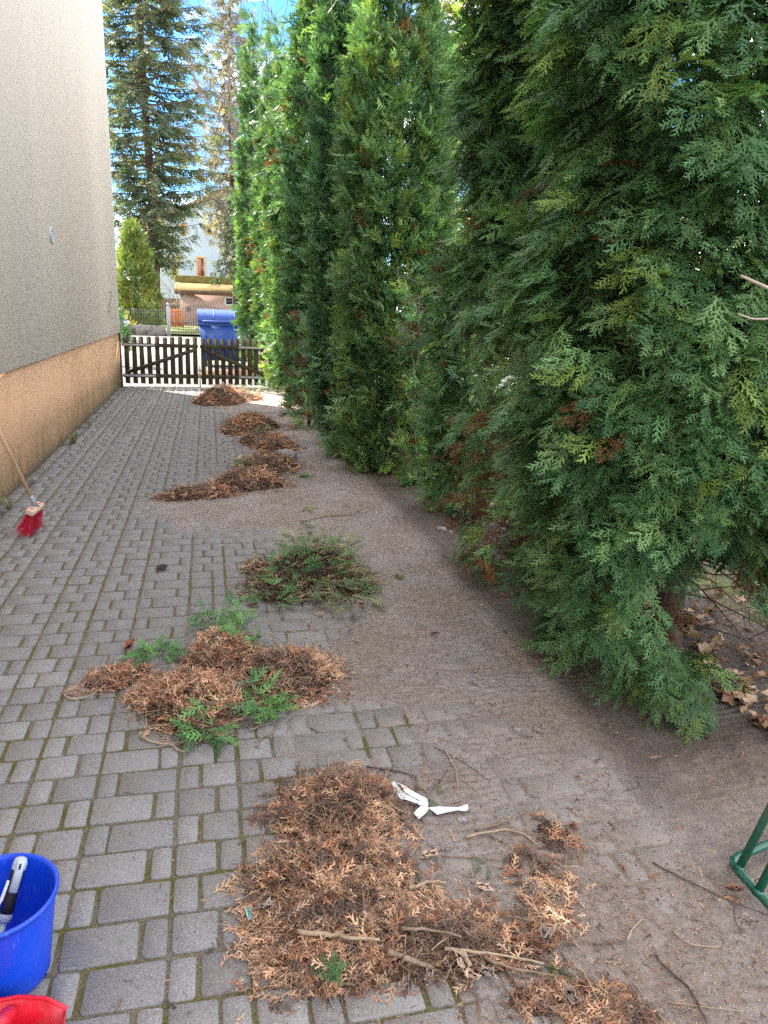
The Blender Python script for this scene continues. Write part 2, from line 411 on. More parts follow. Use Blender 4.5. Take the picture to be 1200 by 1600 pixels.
for ci, (xa, xb) in enumerate(zip(LINES[:-1], LINES[1:])):
    rr = np.random.RandomState(100+ci); par = 0; w = xb-xa
    n0 = int(math.floor((.35-Y0)/.14)); n1 = int(math.ceil((gate_y(xa)+.05-Y0)/.14))
    for k in range(n0, n1):
        y = Y0+(k+.5)*.14+rr.uniform(-.003, .003)
        flip = (k % 2 == 0) if rr.rand() > .1 or abs(k) < 14 else (k % 2 == 1)
        J = .012
        if TYPES[ci] in 'AB':
            s = .068 if TYPES[ci] == 'A' else w*.34
            cuts = [(xa, xa+s+J/2), (xa+s+J/2, xb)] if flip else [(xa, xb-s-J/2), (xb-s-J/2, xb)]
        elif TYPES[ci] == 'C':
            cuts = [(xa, xa+w*.6), (xa+w*.6, xb)] if flip else [(xa, xa+w*.4), (xa+w*.4, xb)]
        else: cuts = [(xa, xb)]
        for a, b in cuts:
            stones.append(((a+b)/2+rr.uniform(-.0025, .0025), y, b-a-J, .14-J*.9, rr.uniform(-.0025, .0025), rr.uniform(-.012, .012)))
S = np.array(stones); pp, dep = proj(np.stack([S[:, 0], S[:, 1], S[:, 4]], 1))
inview = (pp[:, 0] > -60) & (pp[:, 0] < 1260) & (pp[:, 1] < 1660) & (dep > .3)
order = np.argsort(np.where(inview, S[:, 1]-3*np.minimum(0, .3-S[:, 0])*0, 1e9+S[:, 1]))
big = set(order[:300].tolist()); VV, FF, CC, n = [], [], [], 0
for i, (x, y, w, d, z, a) in enumerate(stones):
    me, V, F = paver_mesh(w, d, i % 5)
    rot = (float(np.random.RandomState(i).uniform(-.008, .008)), float(np.random.RandomState(i+5).uniform(-.008, .008)), a)
    if i in big:
        o = bpy.data.objects.new('paver', me); COL.objects.link(o); o.parent = drive; o.location = (x, y, z); o.rotation_euler = rot
    else:
        Vr = V.copy(); c, s = math.cos(a), math.sin(a); Vr[:, 0], Vr[:, 1] = c*V[:, 0]-s*V[:, 1], s*V[:, 0]+c*V[:, 1]
        Vr[:, 2] += V[:, 0]*rot[1]+V[:, 1]*rot[0]
        VV.append(Vr+[x, y, z]); FF.append(F+n); n += len(V)
o = add('paving', nmesh('paving', np.concatenate(VV), [np.concatenate(FF)], M['paver']), drive); o['kind'] = 'stuff'
# narrow concrete strip along the house, in lengths
strip = structure(add('edge_strip', nmesh('edge_strip', [[WX-.01, .2, -.02], [WX+.088, .2, -.02], [WX+.088, 15.5, -.02], [WX-.01, 15.5, -.02]], [[[0, 1, 2, 3]]], M['joint'])))
sm = MB().box((-.045, -.495, -.08), (.041, .495, .004), bev=.006).mesh('edging_stone', M['concrete'])
for k in range(15):
    o = bpy.data.objects.new('edging_stone', sm); COL.objects.link(o); o.parent = strip
    o.location = (WX+.044, .55+k, random.uniform(-.004, .003)); o.rotation_euler = (0, random.uniform(-.02, .02), random.uniform(-.004, .004))

# soil blown and raked over the paving: its thickness in mm at pixels of the photograph
CTRL = []
for v, pts in ((-16, [(100, 1400), (300, 1500), (300, 1250), (330, 1180), (100, 1000), (300, 900), (200, 750), (330, 865), (260, 700), (300, 650), (400, 1180), (200, 850), (230, 1100), (350, 1330), (540, 1590), (380, 1560), (330, 700), (250, 620), (300, 620)]),
               (-5, [(450, 1150), (620, 1590), (720, 1598), (430, 870), (470, 1165), (330, 850), (420, 960), (560, 1140), (520, 1150), (610, 1140), (430, 1000), (370, 670)]),
               (0, [(640, 1150), (700, 1160), (780, 1165), (720, 1120), (800, 1590), (560, 960), (470, 1100), (310, 800), (640, 1220), (850, 1180), (880, 1260), (700, 1250), (780, 1220), (820, 1300), (700, 1320), (900, 1185), (950, 1235), (1000, 1290), (930, 1330)]),
               (7, [(560, 1050), (650, 1050), (750, 1050), (520, 1060), (600, 980), (680, 930), (620, 880), (560, 820), (480, 800), (380, 800), (340, 790), (500, 730), (520, 700), (470, 660), (450, 640), (430, 620), (880, 1400), (950, 1430), (1100, 1400), (1000, 1520), (1100, 1590), (400, 760), (440, 700), (400, 640), (720, 960), (780, 1090), (850, 1120), (430, 605), (600, 1400), (750, 1450), (500, 900)])):
    for px, py in pts: g = gp(px, py); CTRL.append((g[0], g[1], v))
CTRL = np.array(CTRL)
def soil_mm(X, Y):
    num = np.zeros(X.shape); den = np.zeros(X.shape)+1e-12
    for cx, cy, v in CTRL:
        s = .10+.045*cy; w = 1/(((X-cx)/s)**2+((Y-cy)/(s*1.4))**2+.02)**2; num += w*v; den += w
    return num/den
def soil_z(X, Y):
    X = np.asarray(X, float); Y = np.asarray(Y, float)
    t = soil_mm(X, Y)+9*vnoise(X, Y, 3, .22)+6*vnoise(X, Y, 4, .07)+4*vnoise(X, Y, 5, .025)+2*vnoise(X, Y, 6, .012)
    z = t*.001-.0005
    over = np.clip((X-EDGE)/.02, 0, 1)                          # past the last stones the bed lies lower
    nearf = np.clip((3.0-Y)/1.2, 0, 1)
    bed = (-.05*nearf+.012*(1-nearf)) + .02*vnoise(X, Y, 8, .3)+.012*vnoise(X, Y, 9, .09)+.006*vnoise(X, Y, 10, .03) + .05*np.clip((X-1.6)/.5, 0, 1)
    fill = np.clip((1.75-Y)/.25, 0, 1)*.03
    zz = z*(1-over)+(bed+fill)*over
    return np.minimum(zz, .09)
def sheet(name, xs, ys, zf, mt, drop=-.02):
    X, Y = np.meshgrid(xs, ys); Z = zf(X, Y); nx = len(xs)
    V = np.stack([X, Y, Z], -1).reshape(-1, 3)
    i = (np.arange(len(ys)-1)[:, None]*nx+np.arange(nx-1)).ravel(); F = np.stack([i, i+1, i+nx+1, i+nx], 1)
    keep = (Z.ravel()[F] > drop).any(1) | (V[F[:, 0], 0] > EDGE-.05)
    F = F[keep]; u, inv = np.unique(F, return_inverse=True)
    return nmesh(name, V[u], [inv.reshape(F.shape)], mt, smooth=True)
ys = np.concatenate([np.arange(.4, 3.2, .0125), np.arange(3.2, 6, .03), np.arange(6, 15.75, .07)])
xs = np.concatenate([np.arange(-.6, 1.435, .0138), np.arange(1.435, 1.475, .006), np.arange(1.475, 2.9, .03)])
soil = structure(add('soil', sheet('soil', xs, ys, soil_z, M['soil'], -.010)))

# ---------------------------------------------------------------- house beside the drive
def atX(x, y, X):
    d = ray(x, y); return np.array([0, 0, CH]) + d*(X/d[0])
house = empty('house', (-5, 4, 0), 'plastered house with beige upper wall over an ochre plinth beside the drive', 'house')
HY = 15.50
add('wall', MB().box((-11, -7, 1.012), (WX+.02, HY, 7.2), bev=.012).mesh('wall', M['plaster']), house)
add('plinth', MB().box((-10.98, -6.98, -.2), (WX, HY-.02, 1.01)).mesh('plinth', M['plinth']), house)
add('roof', MB().box((-11.2, -7.2, 7.202), (WX+.16, HY+.15, 7.34), bev=.01).mesh('roof', M['zinc']), house)
add('corner_bead', MB().box((WX-.012, HY-.013, 1.05), (WX+.024, HY+.004, 7.19)).mesh('corner_bead', M['white']), house)
vc = atX(80, 368, WX+.02)
vent = add('vent', MB().lathe([(.086, -.01), (.088, .012), (.078, .016), (.066, .014), (.064, .004), (0.0005, .004)], (0, 0, 0), 28).mesh('vent', M['grey']), house, tuple(vc-np.array([-5, 4, 0])), (0, R_(90), 0), world=False)
slat = MB().box((-.004, -.058, .0045), (.004, .058, .012)).mesh('slat', M['white'])
for k in range(7):
    y = (k-3)*.017; o = add('slat', slat, vent, (y, 0, 0), world=False); o.scale = (1, math.sqrt(max(.05, 1-(y/.064)**2)), 1)
scr = MB()
for pts in ([(418, 398), (416, 420), (421, 445), (425, 488)], [(425, 452), (430, 425), (432, 400), (429, 390), (435, 393), (437, 410), (432, 432), (428, 445), (433, 462), (435, 500)],
            [(420, 470), (426, 462), (431, 470)]):
    P = [atX(p[0]/2.5, 300+p[1]/2.5, WX+.021) for p in pts]
    for a, b in zip(P[:-1], P[1:]):
        t = (b-a)/np.linalg.norm(b-a); w = np.cross(t, [1, 0, 0])*.009
        a2, b2 = a-t*.004, b+t*.004
        scr.put([a2-w, a2+w, b2+w, b2-w], [[0, 1, 2, 3]])
add('scribble', scr.mesh('scribble', M['ink']), house)['label'] = 'thin grey spray scribble near the corner'

# ---------------------------------------------------------------- picket gate
def gate_leaf(a, b, n, label, up_to_b):
    d = b-a; L = np.linalg.norm(d); d = d/L; back = np.array([-d[1], d[0], 0])      # away from the camera
    if back[1] < 0: back = -back
    g = empty('picket_gate', tuple(a), label, 'gate', 'leaves of the picket gate')
    def fr(p0, p1, z0, z1, t0, t1, bev=0.004):      # a plank spanning p0..p1 along the leaf
        return MB().box((p0, t0, z0), (p1, t1, z1), (np.stack([d, back, [0, 0, 1]], 1), a), bev=bev)
    for k in range(n):
        c = (k+.5)*L/n; w = .044; lean = random.uniform(-.012, .012); h = .965+random.uniform(-.02, .015)
        top = [(w*math.cos(t), h-.03+.03*math.sin(t)) for t in np.linspace(0, math.pi, 7)]
        poly = [(-w, .05+random.uniform(-.01, .01)), (w, .05)]+top
        poly = [(p[0]+c+lean*p[1], p[1]) for p in poly]
        add('picket', MB().prism(poly, .0, .02, (np.stack([d, back, [0, 0, 1]], 1), a)).mesh('picket', M['wood_gate']), g)
    for z in (.17, .76):
        add('rail', fr(.0, L-.01, z, z+.075, -.032, -.001).mesh('rail', M['wood_gate']), g)
        s0, s1 = (-.03, L*.42) if up_to_b else (L*.58, L+.03)
        add('hinge_strap', fr(s0, s1, z+.018, z+.058, -.040, -.033, .002).mesh('hinge_strap', M['steel']), g)
    z0, z1 = (.26, .74) if up_to_b else (.74, .26)
    P0, P1 = np.array([.05, 0, z0]), np.array([L-.05, 0, z1]); t = (P1-P0)/np.linalg.norm(P1-P0); nrm = np.array([-t[2], 0, t[0]])
    B = np.stack([d, back, [0, 0, 1]], 1)
    poly = [(P0+nrm*.036), (P0-nrm*.036), (P1-nrm*.036), (P1+nrm*.036)]
    add('brace', MB().prism([(p[0], p[2]) for p in poly], -.031, -.002, (B, a)).mesh('brace', M['wood_gate']), g)
    return g, d, back
mid = gl+(gr-gl)*.525
ga, gd, gb = gate_leaf(gl, mid-gdir*.012, 10, 'picket gate leaf hinged at the house wall, street showing between its pickets', True)
gate_leaf(mid+gdir*.012, gr, 10, 'picket gate leaf hinged at the hedge, in front of the blue bin', False)
o = add('drop_bolt', MB().tube([mid-gb*.06+np.array([0, 0, .0]), mid-gb*.06+np.array([0, 0, .42])], .011, 8).box((-.03, -.045, .30), (.03, -.03, .36), (np.stack([gd, gb, [0, 0, 1]], 1), mid)).mesh('drop_bolt', M['steel']))
tag(o, 'steel drop bolt where the two gate leaves meet', 'bolt')
B_ = np.stack([gd, gb, [0, 0, 1]], 1)
for p, lab in ((gr+gdir*.10, 'dark wooden gate post in the hedge'), (gl-gdir*.045, 'slim dark gate post fixed against the house corner')):
    w = .05 if p[0] > 0 else .02
    q = empty('gate_post', tuple(p), lab, 'post')
    add('shaft', MB().box((-w, -.04, -.05), (w, .05, 1.0), (B_, p), bev=.006).mesh('shaft', M['wood_gate']), q)
    add('cap', MB().box((-w-.008, -.048, 1.001), (w+.008, .058, 1.02), (B_, p), bev=.004).mesh('cap', M['wood_gate']), q)

# ---------------------------------------------------------------- blue wheeled container behind the gate
bl = at(311, 575, 20.8); bx, by = float(bl[0]), 20.8
binr = empty('waste_container', (bx+.68, by, -.03), 'large blue wheeled waste container standing behind the gate', 'bin')
B0 = -.03
def taper(mb, x0, x1, y0, y1, z0, z1, i):
    V = [[x0+i, y0+i, z0], [x1-i, y0+i, z0], [x1-i, y1-i, z0], [x0+i, y1-i, z0], [x0, y0, z1], [x1, y0, z1], [x1, y1, z1], [x0, y1, z1]]
    mb.put(V, [[0, 1, 2, 3], [4, 5, 6, 7], [0, 1, 5, 4], [1, 2, 6, 5], [2, 3, 7, 6], [3, 0, 4, 7]]); return mb
add('body', taper(MB(), bx+.03, bx+1.34, by-.02, by+1.0, B0+.17, B0+1.12, .09).mesh('body', M['bin_blue']), binr)
rim = MB(); rim.box((bx-.01, by-.06, B0+1.08), (bx+1.38, by+1.04, B0+1.17), bev=.02)
add('rim', rim.mesh('rim', M['bin_blue']), binr)
for k in range(5):
    x = bx+.2+k*.24; add('rib', MB().box((x-.02, by-.0, B0+.3), (x+.02, by+.10, B0+1.075), bev=.008).mesh('rib', M['bin_blue']), binr)
lid = MB(); arc = [(by-.07+.0, B0+1.175)]+[(by+.49-.56*math.cos(t), B0+1.20+.30*math.sin(t)) for t in np.linspace(.05, math.pi-.05, 13)]+[(by+1.05, B0+1.175)]
n = len(arc); V = [[bx-.015, p[0], p[1]] for p in arc]+[[bx+1.385, p[0], p[1]] for p in arc]
lid.put(V, [[i, (i+1) % n, n+(i+1) % n, n+i] for i in range(n)])
for b in (0, n): lid.put(np.array(V)[b:b+n], [[0, j, j+1] for j in range(1, n-1)])
ld = add('lid', lid.mesh('lid', M['bin_blue']), binr)
for x in (bx+.42, bx+.96):
    add('seam', MB().tube([(x, p[0], p[1]+.004) for p in arc[1:-1]], .012, 5).mesh('seam', M['bin_blue']), binr)
add('lip', MB().box((bx+.1, by-.115, B0+1.16), (bx+1.27, by-.07, B0+1.22), bev=.015).mesh('lip', M['bin_blue']), binr)
for x in (bx-.05, bx+1.42): add('trunnion', MB().tube([(x-.05, by+.45, B0+.98), (x+.05, by+.45, B0+.98)], .03, 10).mesh('trunnion', M['steel']), binr)
for x in (bx+.2, bx+1.17):
    for y in (by+.14, by+.84):
        add('wheel', MB().tube([(x-.025, y, B0+.1), (x+.025, y, B0+.1)], .1, 16).mesh('wheel', M['black']), binr)
        add('fork', MB().box((x-.05, y-.03, B0+.1), (x-.03, y+.03, B0+.2)).box((x+.03, y-.03, B0+.1), (x+.05, y+.03, B0+.2)).box((x-.05, y-.03, B0+.201), (x+.05, y+.03, B0+.22)).mesh('fork', M['steel']), binr)

# ---------------------------------------------------------------- across the street
FY = 40.0
p0 = at(150, 520, FY); p1 = at(262, 520, FY)
def boxobj(name, lo, hi, mt, parent=None, bev=0.): return add(name, MB().box(lo, hi, bev=bev).mesh(name, mt), parent)
lw = boxobj('low_wall', (-40, FY, -.05), (float(p1[0])-.1, FY+.3, .42), M['concrete'], None, .02); tag(lw, 'low pale garden wall under the metal fence across the street', 'wall')
rail_f = empty('metal_fence', (-5, FY+.15, .42), 'grey metal bar fence on the low wall across the street', 'fence')
pk = MB().tube([(0, 0, 0), (0, 0, .78)], .011, 5).mesh('bar', M['iron'])
x = float(p1[0])-.25
for k in range(48):
    o = add('bar', pk, rail_f, (x+5-k*.12, 0, .02), world=False)
for z in (.10, .70): add('rail', MB().box((x-5.8, FY+.13, .42+z), (x+.05, FY+.17, .42+z+.035)).mesh('rail', M['iron']), rail_f)
pp_ = at(264, 520, FY); gpost = empty('fence_post', (float(pp_[0]), FY, 0), 'grey square metal post at the end of the low wall', 'post')
px_ = float(pp_[0])
boxobj('shaft', (px_-.09, FY-.09, -.05), (px_+.09, FY+.09, 1.36), M['zinc'], gpost, .01)
add('finial', MB().lathe([(.001, .20), (.06, .17), (.08, .11), (.06, .05), (.03, .02), (.05, .0)], (px_, FY, 1.362), 12).mesh('finial', M['zinc']), gpost)
gx0, gx1 = px_+.14, float(at(372, 520, FY)[0])
arch = empty('arched_gate', ((gx0+gx1)/2, FY, 0), 'arched dark metal gate with spiked bars across the street', 'gate')
xs_ = np.arange(gx0+.08, gx1, .125)
def ah(x):
    u = (x-gx0)/(gx1-gx0); return .98+.55*math.sin(math.pi*min(1, max(0, u*1.0)))**1.3
for x in xs_:
    h = ah(x)
    o = add('bar', MB().tube([(x, FY, .08), (x, FY, h), (x, FY, h+.03), (x, FY, h+.11)], [.012, .012, .028, .002], 5).mesh('bar', M['iron']), arch)
add('top_rail', MB().tube([(x, FY, ah(x)-.08) for x in np.linspace(gx0, gx1, 24)], .018, 5).mesh('top_rail', M['iron']), arch)
for z in (.14, .62): add('rail', MB().box((gx0, FY-.015, z), (gx1, FY+.015, z+.04)).mesh('rail', M['iron']), arch)

SY = 56.0
M['pink'] = varied('pink_render', (.42, .27, .23), (.50, .34, .29), 2, .9, .004)
M['brown_board'] = varied('brown_board', (.10, .055, .035), (.16, .09, .06), 6, .85)
M['moss_roof'] = varied('mossy_roof', (.075, .055, .018), (.21, .12, .035), 1.6, .95, .03, c=(.12, .11, .03))
M['roof_edge'] = varied('roof_edge', (.10, .09, .03), (.24, .19, .05), 3, .9)
M['glass'] = mat('window_glass', (.03, .04, .045), .08, .6)
M['wframe'] = mat('white_frame', (.7, .7, .68), .5, .3)
M['ochre_frame'] = varied('ochre_frame', (.52, .27, .05), (.62, .35, .08), 6, .7)
M['pale_blue'] = varied('pale_blue_render', (.33, .40, .48), (.42, .48, .54), .9, .9, .003)
M['brick'] = varied('red_brown_cladding', (.20, .11, .08), (.32, .19, .14), 1.2, .9)
a = at(283, 508, SY); b = at(400, 508, SY); sx0, sx1 = float(a[0]), float(b[0])+1.5
zt = float(at(320, 461, SY)[2]); zr0 = float(at(320, 454, SY)[2])
shed = empty('garden_shed', ((sx0+sx1)/2, SY+2, 0), 'pink rendered flat garden building with mossy golden roof', 'shed')
boxobj('wall', (sx0, SY, -.1), (sx1, SY+4, zt), M['pink'], shed)
boxobj('fascia', (sx0-.35, SY-.45, zt+.002), (sx1+.3, SY+4.3, zt+.22), M['brown_board'], shed, .01)
rf = MB(); z0 = zt+.225; rf.put([[sx0-.4, SY-.5, z0], [sx1+.4, SY-.5, z0], [sx1+.4, SY+3.2, z0+.62], [sx0-.4, SY+3.2, z0+.62], [sx0-.4, SY-.5, z0+.05], [sx1+.4, SY-.5, z0+.05], [sx1+.4, SY+3.2, z0+.67], [sx0-.4, SY+3.2, z0+.67]], [[0, 1, 2, 3], [4, 5, 6, 7], [0, 1, 5, 4], [1, 2, 6, 5], [2, 3, 7, 6], [3, 0, 4, 7]])
add('roof', rf.mesh('roof', M['moss_roof']), shed)
boxobj('ridge_board', (sx0-.45, SY+3.205, z0+.35), (sx1+.45, SY+3.6, z0+1.15), M['roof_edge'], shed, .03)
w = at(363, 471, SY); wx, wz = float(w[0]), float(w[2])
wn = boxobj('window', (wx-.55, SY-.05, wz-.30), (wx+.55, SY+.02, wz+.30), M['wframe'], shed, .01)
add('pane', MB().box((wx-.44, SY-.062, wz-.2), (wx-.02, SY-.051, wz+.2)).mesh('pane', M['glass']), wn)
add('pane', MB().box((wx+.02, SY-.062, wz-.2), (wx+.44, SY-.051, wz+.2)).mesh('pane', M['glass']), wn)
d = at(293, 490, SY); add('wall_lamp', MB().box((float(d[0])-.08, SY-.1, 1.0), (float(d[0])+.08, SY-.001, 1.35), bev=.02).mesh('wall_lamp', M['iron']), shed)
bf = at(255, 475, SY+.6); bt = empty('board_fence', (float(bf[0]), SY+.6, 0), 'brown board fence joining the pink garden building', 'fence')
bz = float(at(270, 466, SY+.6)[2])
for k in range(14):
    x = sx0-.16-k*.22; add('board', MB().box((x-.1, SY+.6, 0), (x+.1, SY+.63, bz+random.uniform(-.02, .02))).mesh('board', M['brown_board']), bt)
M['orange_wood'] = varied('orange_wood', (.50, .14, .04), (.62, .22, .08), 8, .7)
CY = 51.; cx = float(at(276, 500, CY)[0])
ch = empty('garden_chest', (cx, CY, 0), 'orange wooden slatted garden box beside the pink building', 'box')
for k in range(6): add('slat', MB().box((cx-.42+k*.14, CY, .05), (cx-.30+k*.14, CY+.04, 1.15)).mesh('slat', M['orange_wood']), ch)
for z in (.2, .95): add('rail', MB().box((cx-.43, CY+.041, z), (cx+.43, CY+.08, z+.1)).mesh('rail', M['orange_wood']), ch)
add('post', MB().box((cx-.42, CY+.081, .02), (cx-.34, CY+.7, 1.1)).mesh('post', M['orange_wood']), ch)
add('post', MB().box((cx+.34, CY+.081, .02), (cx+.42, CY+.7, 1.1)).mesh('post', M['orange_wood']), ch)

# pale blue house behind, its ochre framed windows, and a taller red-brown one
HYY = 74.0
def px(xp, yp, Y): q = at(xp, yp, Y); return float(q[0]), float(q[2])
h1 = empty('apartment_house', (px(320, 440, HYY)[0], HYY+5, 0), 'pale blue house with ochre framed windows behind the shed', 'house')
x0, _ = px(247, 450, HYY); x1, _ = px(420, 450, HYY); _, ez = px(330, 352, HYY); _, rz = px(330, 300, HYY)
xm = (x0+x1)/2+1.2
g = MB(); n0 = [[x0, 0, -.1], [x1+4, 0, -.1], [x1+4, 0, ez], [xm, 0, rz], [x0, 0, ez]]
g.put([[p[0], HYY, p[2]] for p in n0]+[[p[0], HYY+10, p[2]] for p in n0], [[0, 1, 6, 5], [1, 2, 7, 6], [4, 0, 5, 9], [3, 4, 9, 8], [2, 3, 8, 7]])
V = np.array([[p[0], HYY, p[2]] for p in n0]); g.put(V, [[0, 1, 2], [0, 2, 4], [2, 3, 4]])
add('wall', g.mesh('wall', M['pale_blue']), h1)
for (xa, za), (xb, zb), nm in (((x0-.5, ez-.25), (xm, rz+.25), 'roof'), ((xm, rz+.25), (x1+4.6, ez-.25), 'roof')):
    r = MB(); r.put([[xa, HYY-.5, za], [xb, HYY-.5, zb], [xb, HYY+10.5, zb], [xa, HYY+10.5, za], [xa, HYY-.5, za+.25], [xb, HYY-.5, zb+.25], [xb, HYY+10.5, zb+.25], [xa, HYY+10.5, za+.25]], [[0, 1, 2, 3], [4, 5, 6, 7], [0, 1, 5, 4], [1, 2, 6, 5], [2, 3, 7, 6], [3, 0, 4, 7]])
    add(nm, r.mesh(nm, M['brick']), h1)
M['curtain'] = varied('red_curtain', (.35, .05, .05), (.5, .2, .15), 3, .9)
for (wxp, wyt, wyb, half) in ((314, 401, 442, 7), (272, 398, 436, 6), (363, 402, 444, 7), (327, 351, 366, 5), (286, 350, 368, 5), (360, 350, 368, 5)):
    xa, zt_ = px(wxp-half, wyt, HYY); xb, zb_ = px(wxp+half, wyb, HYY)
    fm = add('window', MB().box((xa, HYY-.10, zb_), (xb, HYY+.02, zt_)).mesh('window', M['ochre_frame']), h1)
    add('pane', MB().box((xa+.12, HYY-.12, zb_+.12), (xb-.12, HYY-.101, zt_-.12)).mesh('pane', M['glass']), fm)
    if wyt == 401: add('curtain', MB().box((xa+.14, HYY-.14, zb_+.5), (xa+.4, HYY-.121, zt_-.2)).mesh('curtain', M['curtain']), fm)
xd, _ = px(251, 440, HYY); add('downpipe', MB().tube([(xd, HYY-.1, 0), (xd, HYY-.1, ez-.1)], .07, 8).mesh('downpipe', M['white']), h1)
HZ = 95.
h2 = empty('apartment_house', (px(300, 440, HZ)[0], HZ+5, 0), 'taller red brown house glimpsed above the pale blue one', 'house')
x0, _ = px(228, 450, HZ); x1, _ = px(318, 450, HZ); _, ez = px(300, 335, HZ)
boxobj('wall', (x0, HZ, -.1), (x1, HZ+9, ez), M['brick'], h2)
boxobj('roof', (x0-.4, HZ-.4, ez+.002), (x1+.4, HZ+9.4, ez+.5), M['zinc'], h2)
for i in range(4):
    for k in range(2):
        xw, zw = px(240+i*20, 350+k*35, HZ)
        fm = add('window', MB().box((xw-.55, HZ-.06, zw-.8), (xw+.55, HZ+.02, zw+.8)).mesh('window', M['wframe']), h2)
        add('pane', MB().box((xw-.45, HZ-.08, zw-.7), (xw+.45, HZ-.061, zw+.7)).mesh('pane', M['glass']), fm)

# parked car showing its nose past the house corner
M['carpaint'] = mat('dark_blue_paint', (.03, .045, .08), .25, .5)
cxx = float(at(200, 503, 33.5)[0]); car = empty('parked_car', (cxx-2.1, 33.5, -.03), 'dark blue car parked on the street past the house corner', 'car')
prof = [(-4.2, .25), (-4.22, .75), (-4.0, 1.0), (-3.3, 1.42), (-1.7, 1.45), (-1.0, 1.02), (-.15, .86), (0, .6), (-.02, .25)]
add('body', MB().prism([(p[0]+cxx, p[1]-.03) for p in prof], 32.7, 34.4).mesh('body', M['carpaint']), car)
V = [[cxx-1.62, 32.82, 1.36], [cxx-1.62, 34.28, 1.36], [cxx-1.04, 34.28, 1.03], [cxx-1.04, 32.82, 1.03]]
add('windscreen', nmesh('windscreen', [[v[0]+.02, v[1], v[2]+.02] for v in V], [[[0, 1, 2, 3]]], M['glass']), car)
add('side_window', nmesh('side_window', [[cxx-3.3, 32.694, 1.0], [cxx-1.2, 32.694, 1.0], [cxx-1.75, 32.694, 1.35], [cxx-3.2, 32.694, 1.35]], [[[0, 1, 2, 3]]], M['glass']), car)
for x in (-.75, -3.35):
    for y in (32.68, 34.42):
        wv = add('wheel', MB().tube([(cxx+x, y-.09, .29), (cxx+x, y+.09, .29)], .31, 18).mesh('wheel', M['black']), car)
        add('rim', MB().tube([(cxx+x, y-.1, .29), (cxx+x, y+.1, .29)], .2, 12).mesh('rim', M['steel']), wv)
for y in (32.9, 34.1): add('headlight', MB().box((cxx-.12, y-.14, .62), (cxx+.004, y+.14, .76), bev=.02).mesh('headlight', M['grey']), car)

# ---------------------------------------------------------------- foliage pieces
def frond(seed, nside=7, w=.03, subs=3, spread=.5, ang=40, droop=.12, tri=False):
    """a flat branching spray of unit length along +Y, normal +Z, as thin quads: (V, F)"""
    r = np.random.RandomState(seed); Q = []
    def seg(a, b, w0, w1):
        d = (b-a)[:2]; l = math.hypot(*d)+1e-9; nx, ny = -d[1]/l, d[0]/l
        nrm = np.array([nx, ny, r.uniform(-.5, .5)])
        Q.append([a-nrm*w0/2, a+nrm*w0/2, b+(b-a)*.08] if tri else [a-nrm*w0/2, a+nrm*w0/2, b+nrm*w1/2, b-nrm*w1/2])
    bend = r.uniform(-.12, .12)
    def ax(t): return np.array([bend*t*t, t, -droop*t*t])
    seg(ax(0), ax(.5), w, w*.9); seg(ax(.5), ax(1), w*.9, w*.5)
    for i in range(nside):
        t = .10+.85*i/nside; s = 1 if i % 2 else -1
        L = spread*(1-t)**.6*(.55+.9*t)*r.uniform(.8, 1.15)
        a = R_(ang+r.uniform(-9, 9)); p = ax(t)
        d = np.array([s*math.sin(a), math.cos(a), r.uniform(-.15, .1)])
        q = p+d*L; q[2] -= droop*L*.5
        seg(p, q, w, w*.65)
        ns = int(round(subs*L/spread*1.3))
        for k in range(ns):
            u = (k+.8)/(ns+.6); s2 = 1 if k % 2 else -1
            a2 = a*s+s2*R_(38); e = p+(q-p)*u; l2 = L*.42*(1.15-u)
            seg(e, e+np.array([math.sin(a2), math.cos(a2), r.uniform(-.12, .12)])*l2, w*.9, w*.6)
    V = np.array(Q).reshape(-1, 3); F = np.arange(len(V)).reshape(-1, 3 if tri else 4); return V, F
def frond_low(seed, n=6, w=.15):
    """the same, coarser: for trees farther off"""
    r = np.random.RandomState(seed); V = []; F = []
    def leaf(a, b, w0):
        d = (b-a)/np.linalg.norm(b-a); nr = np.cross(d, [r.uniform(-.4, .4), 0, 1]); nr /= np.linalg.norm(nr); m_ = a+(b-a)*.55
        k = len(V); V.extend([a-nr*w0*.4, a+nr*w0*.4, b]); F.append([k, k+1, k+2])
    leaf(np.zeros(3), np.array([0, 1, -.1]), w)
    for i in range(n):
        t = .08+.75*i/n; s = 1 if i % 2 else -1; L = .55*(1-t)**.6*(.6+.8*t)*r.uniform(.8, 1.2); a = R_(42+r.uniform(-8, 8))
        p = np.array([0, t, -.1*t*t]); leaf(p, p+np.array([s*math.sin(a), math.cos(a), r.uniform(-.25, .1)])*L, w)
    return np.array(V), np.array(F)
def frames(Y, Z):
    """rotation matrices (n,3,3) with columns x,y,z from axis Y and rough normal Z"""
    Y = Y/np.linalg.norm(Y, axis=1)[:, None]; X = np.cross(Y, Z); X /= np.linalg.norm(X, axis=1)[:, None]+1e-9; Z = np.cross(X, Y)
    return np.stack([X, Y, Z], 2)
def scatter(T, k, P, Rm, S, C):
    """instances of templates T (list of V,F): template index k, position P, rotation Rm, scale S, colour C -> joined arrays"""
    VV, FF, CC = [], [], []; n = 0
    for t in range(len(T)):
        i = np.nonzero(k == t)[0]
        if not len(i): continue
        V, F = T[t]; W = np.einsum('nij,vj->nvi', Rm[i], V)*S[i][:, None, None]+P[i][:, None, :]
        VV.append(W.reshape(-1, 3)); FF.append((F[None]+(np.arange(len(i))*len(V))[:, None, None]).reshape(-1, F.shape[1])+n)
        CC.append(np.repeat(C[i], len(V), 0)); n += len(i)*len(V)
    return np.concatenate(VV), np.concatenate(FF), np.concatenate(CC)
def unit(v): return v/np.linalg.norm(v, axis=-1, keepdims=True)

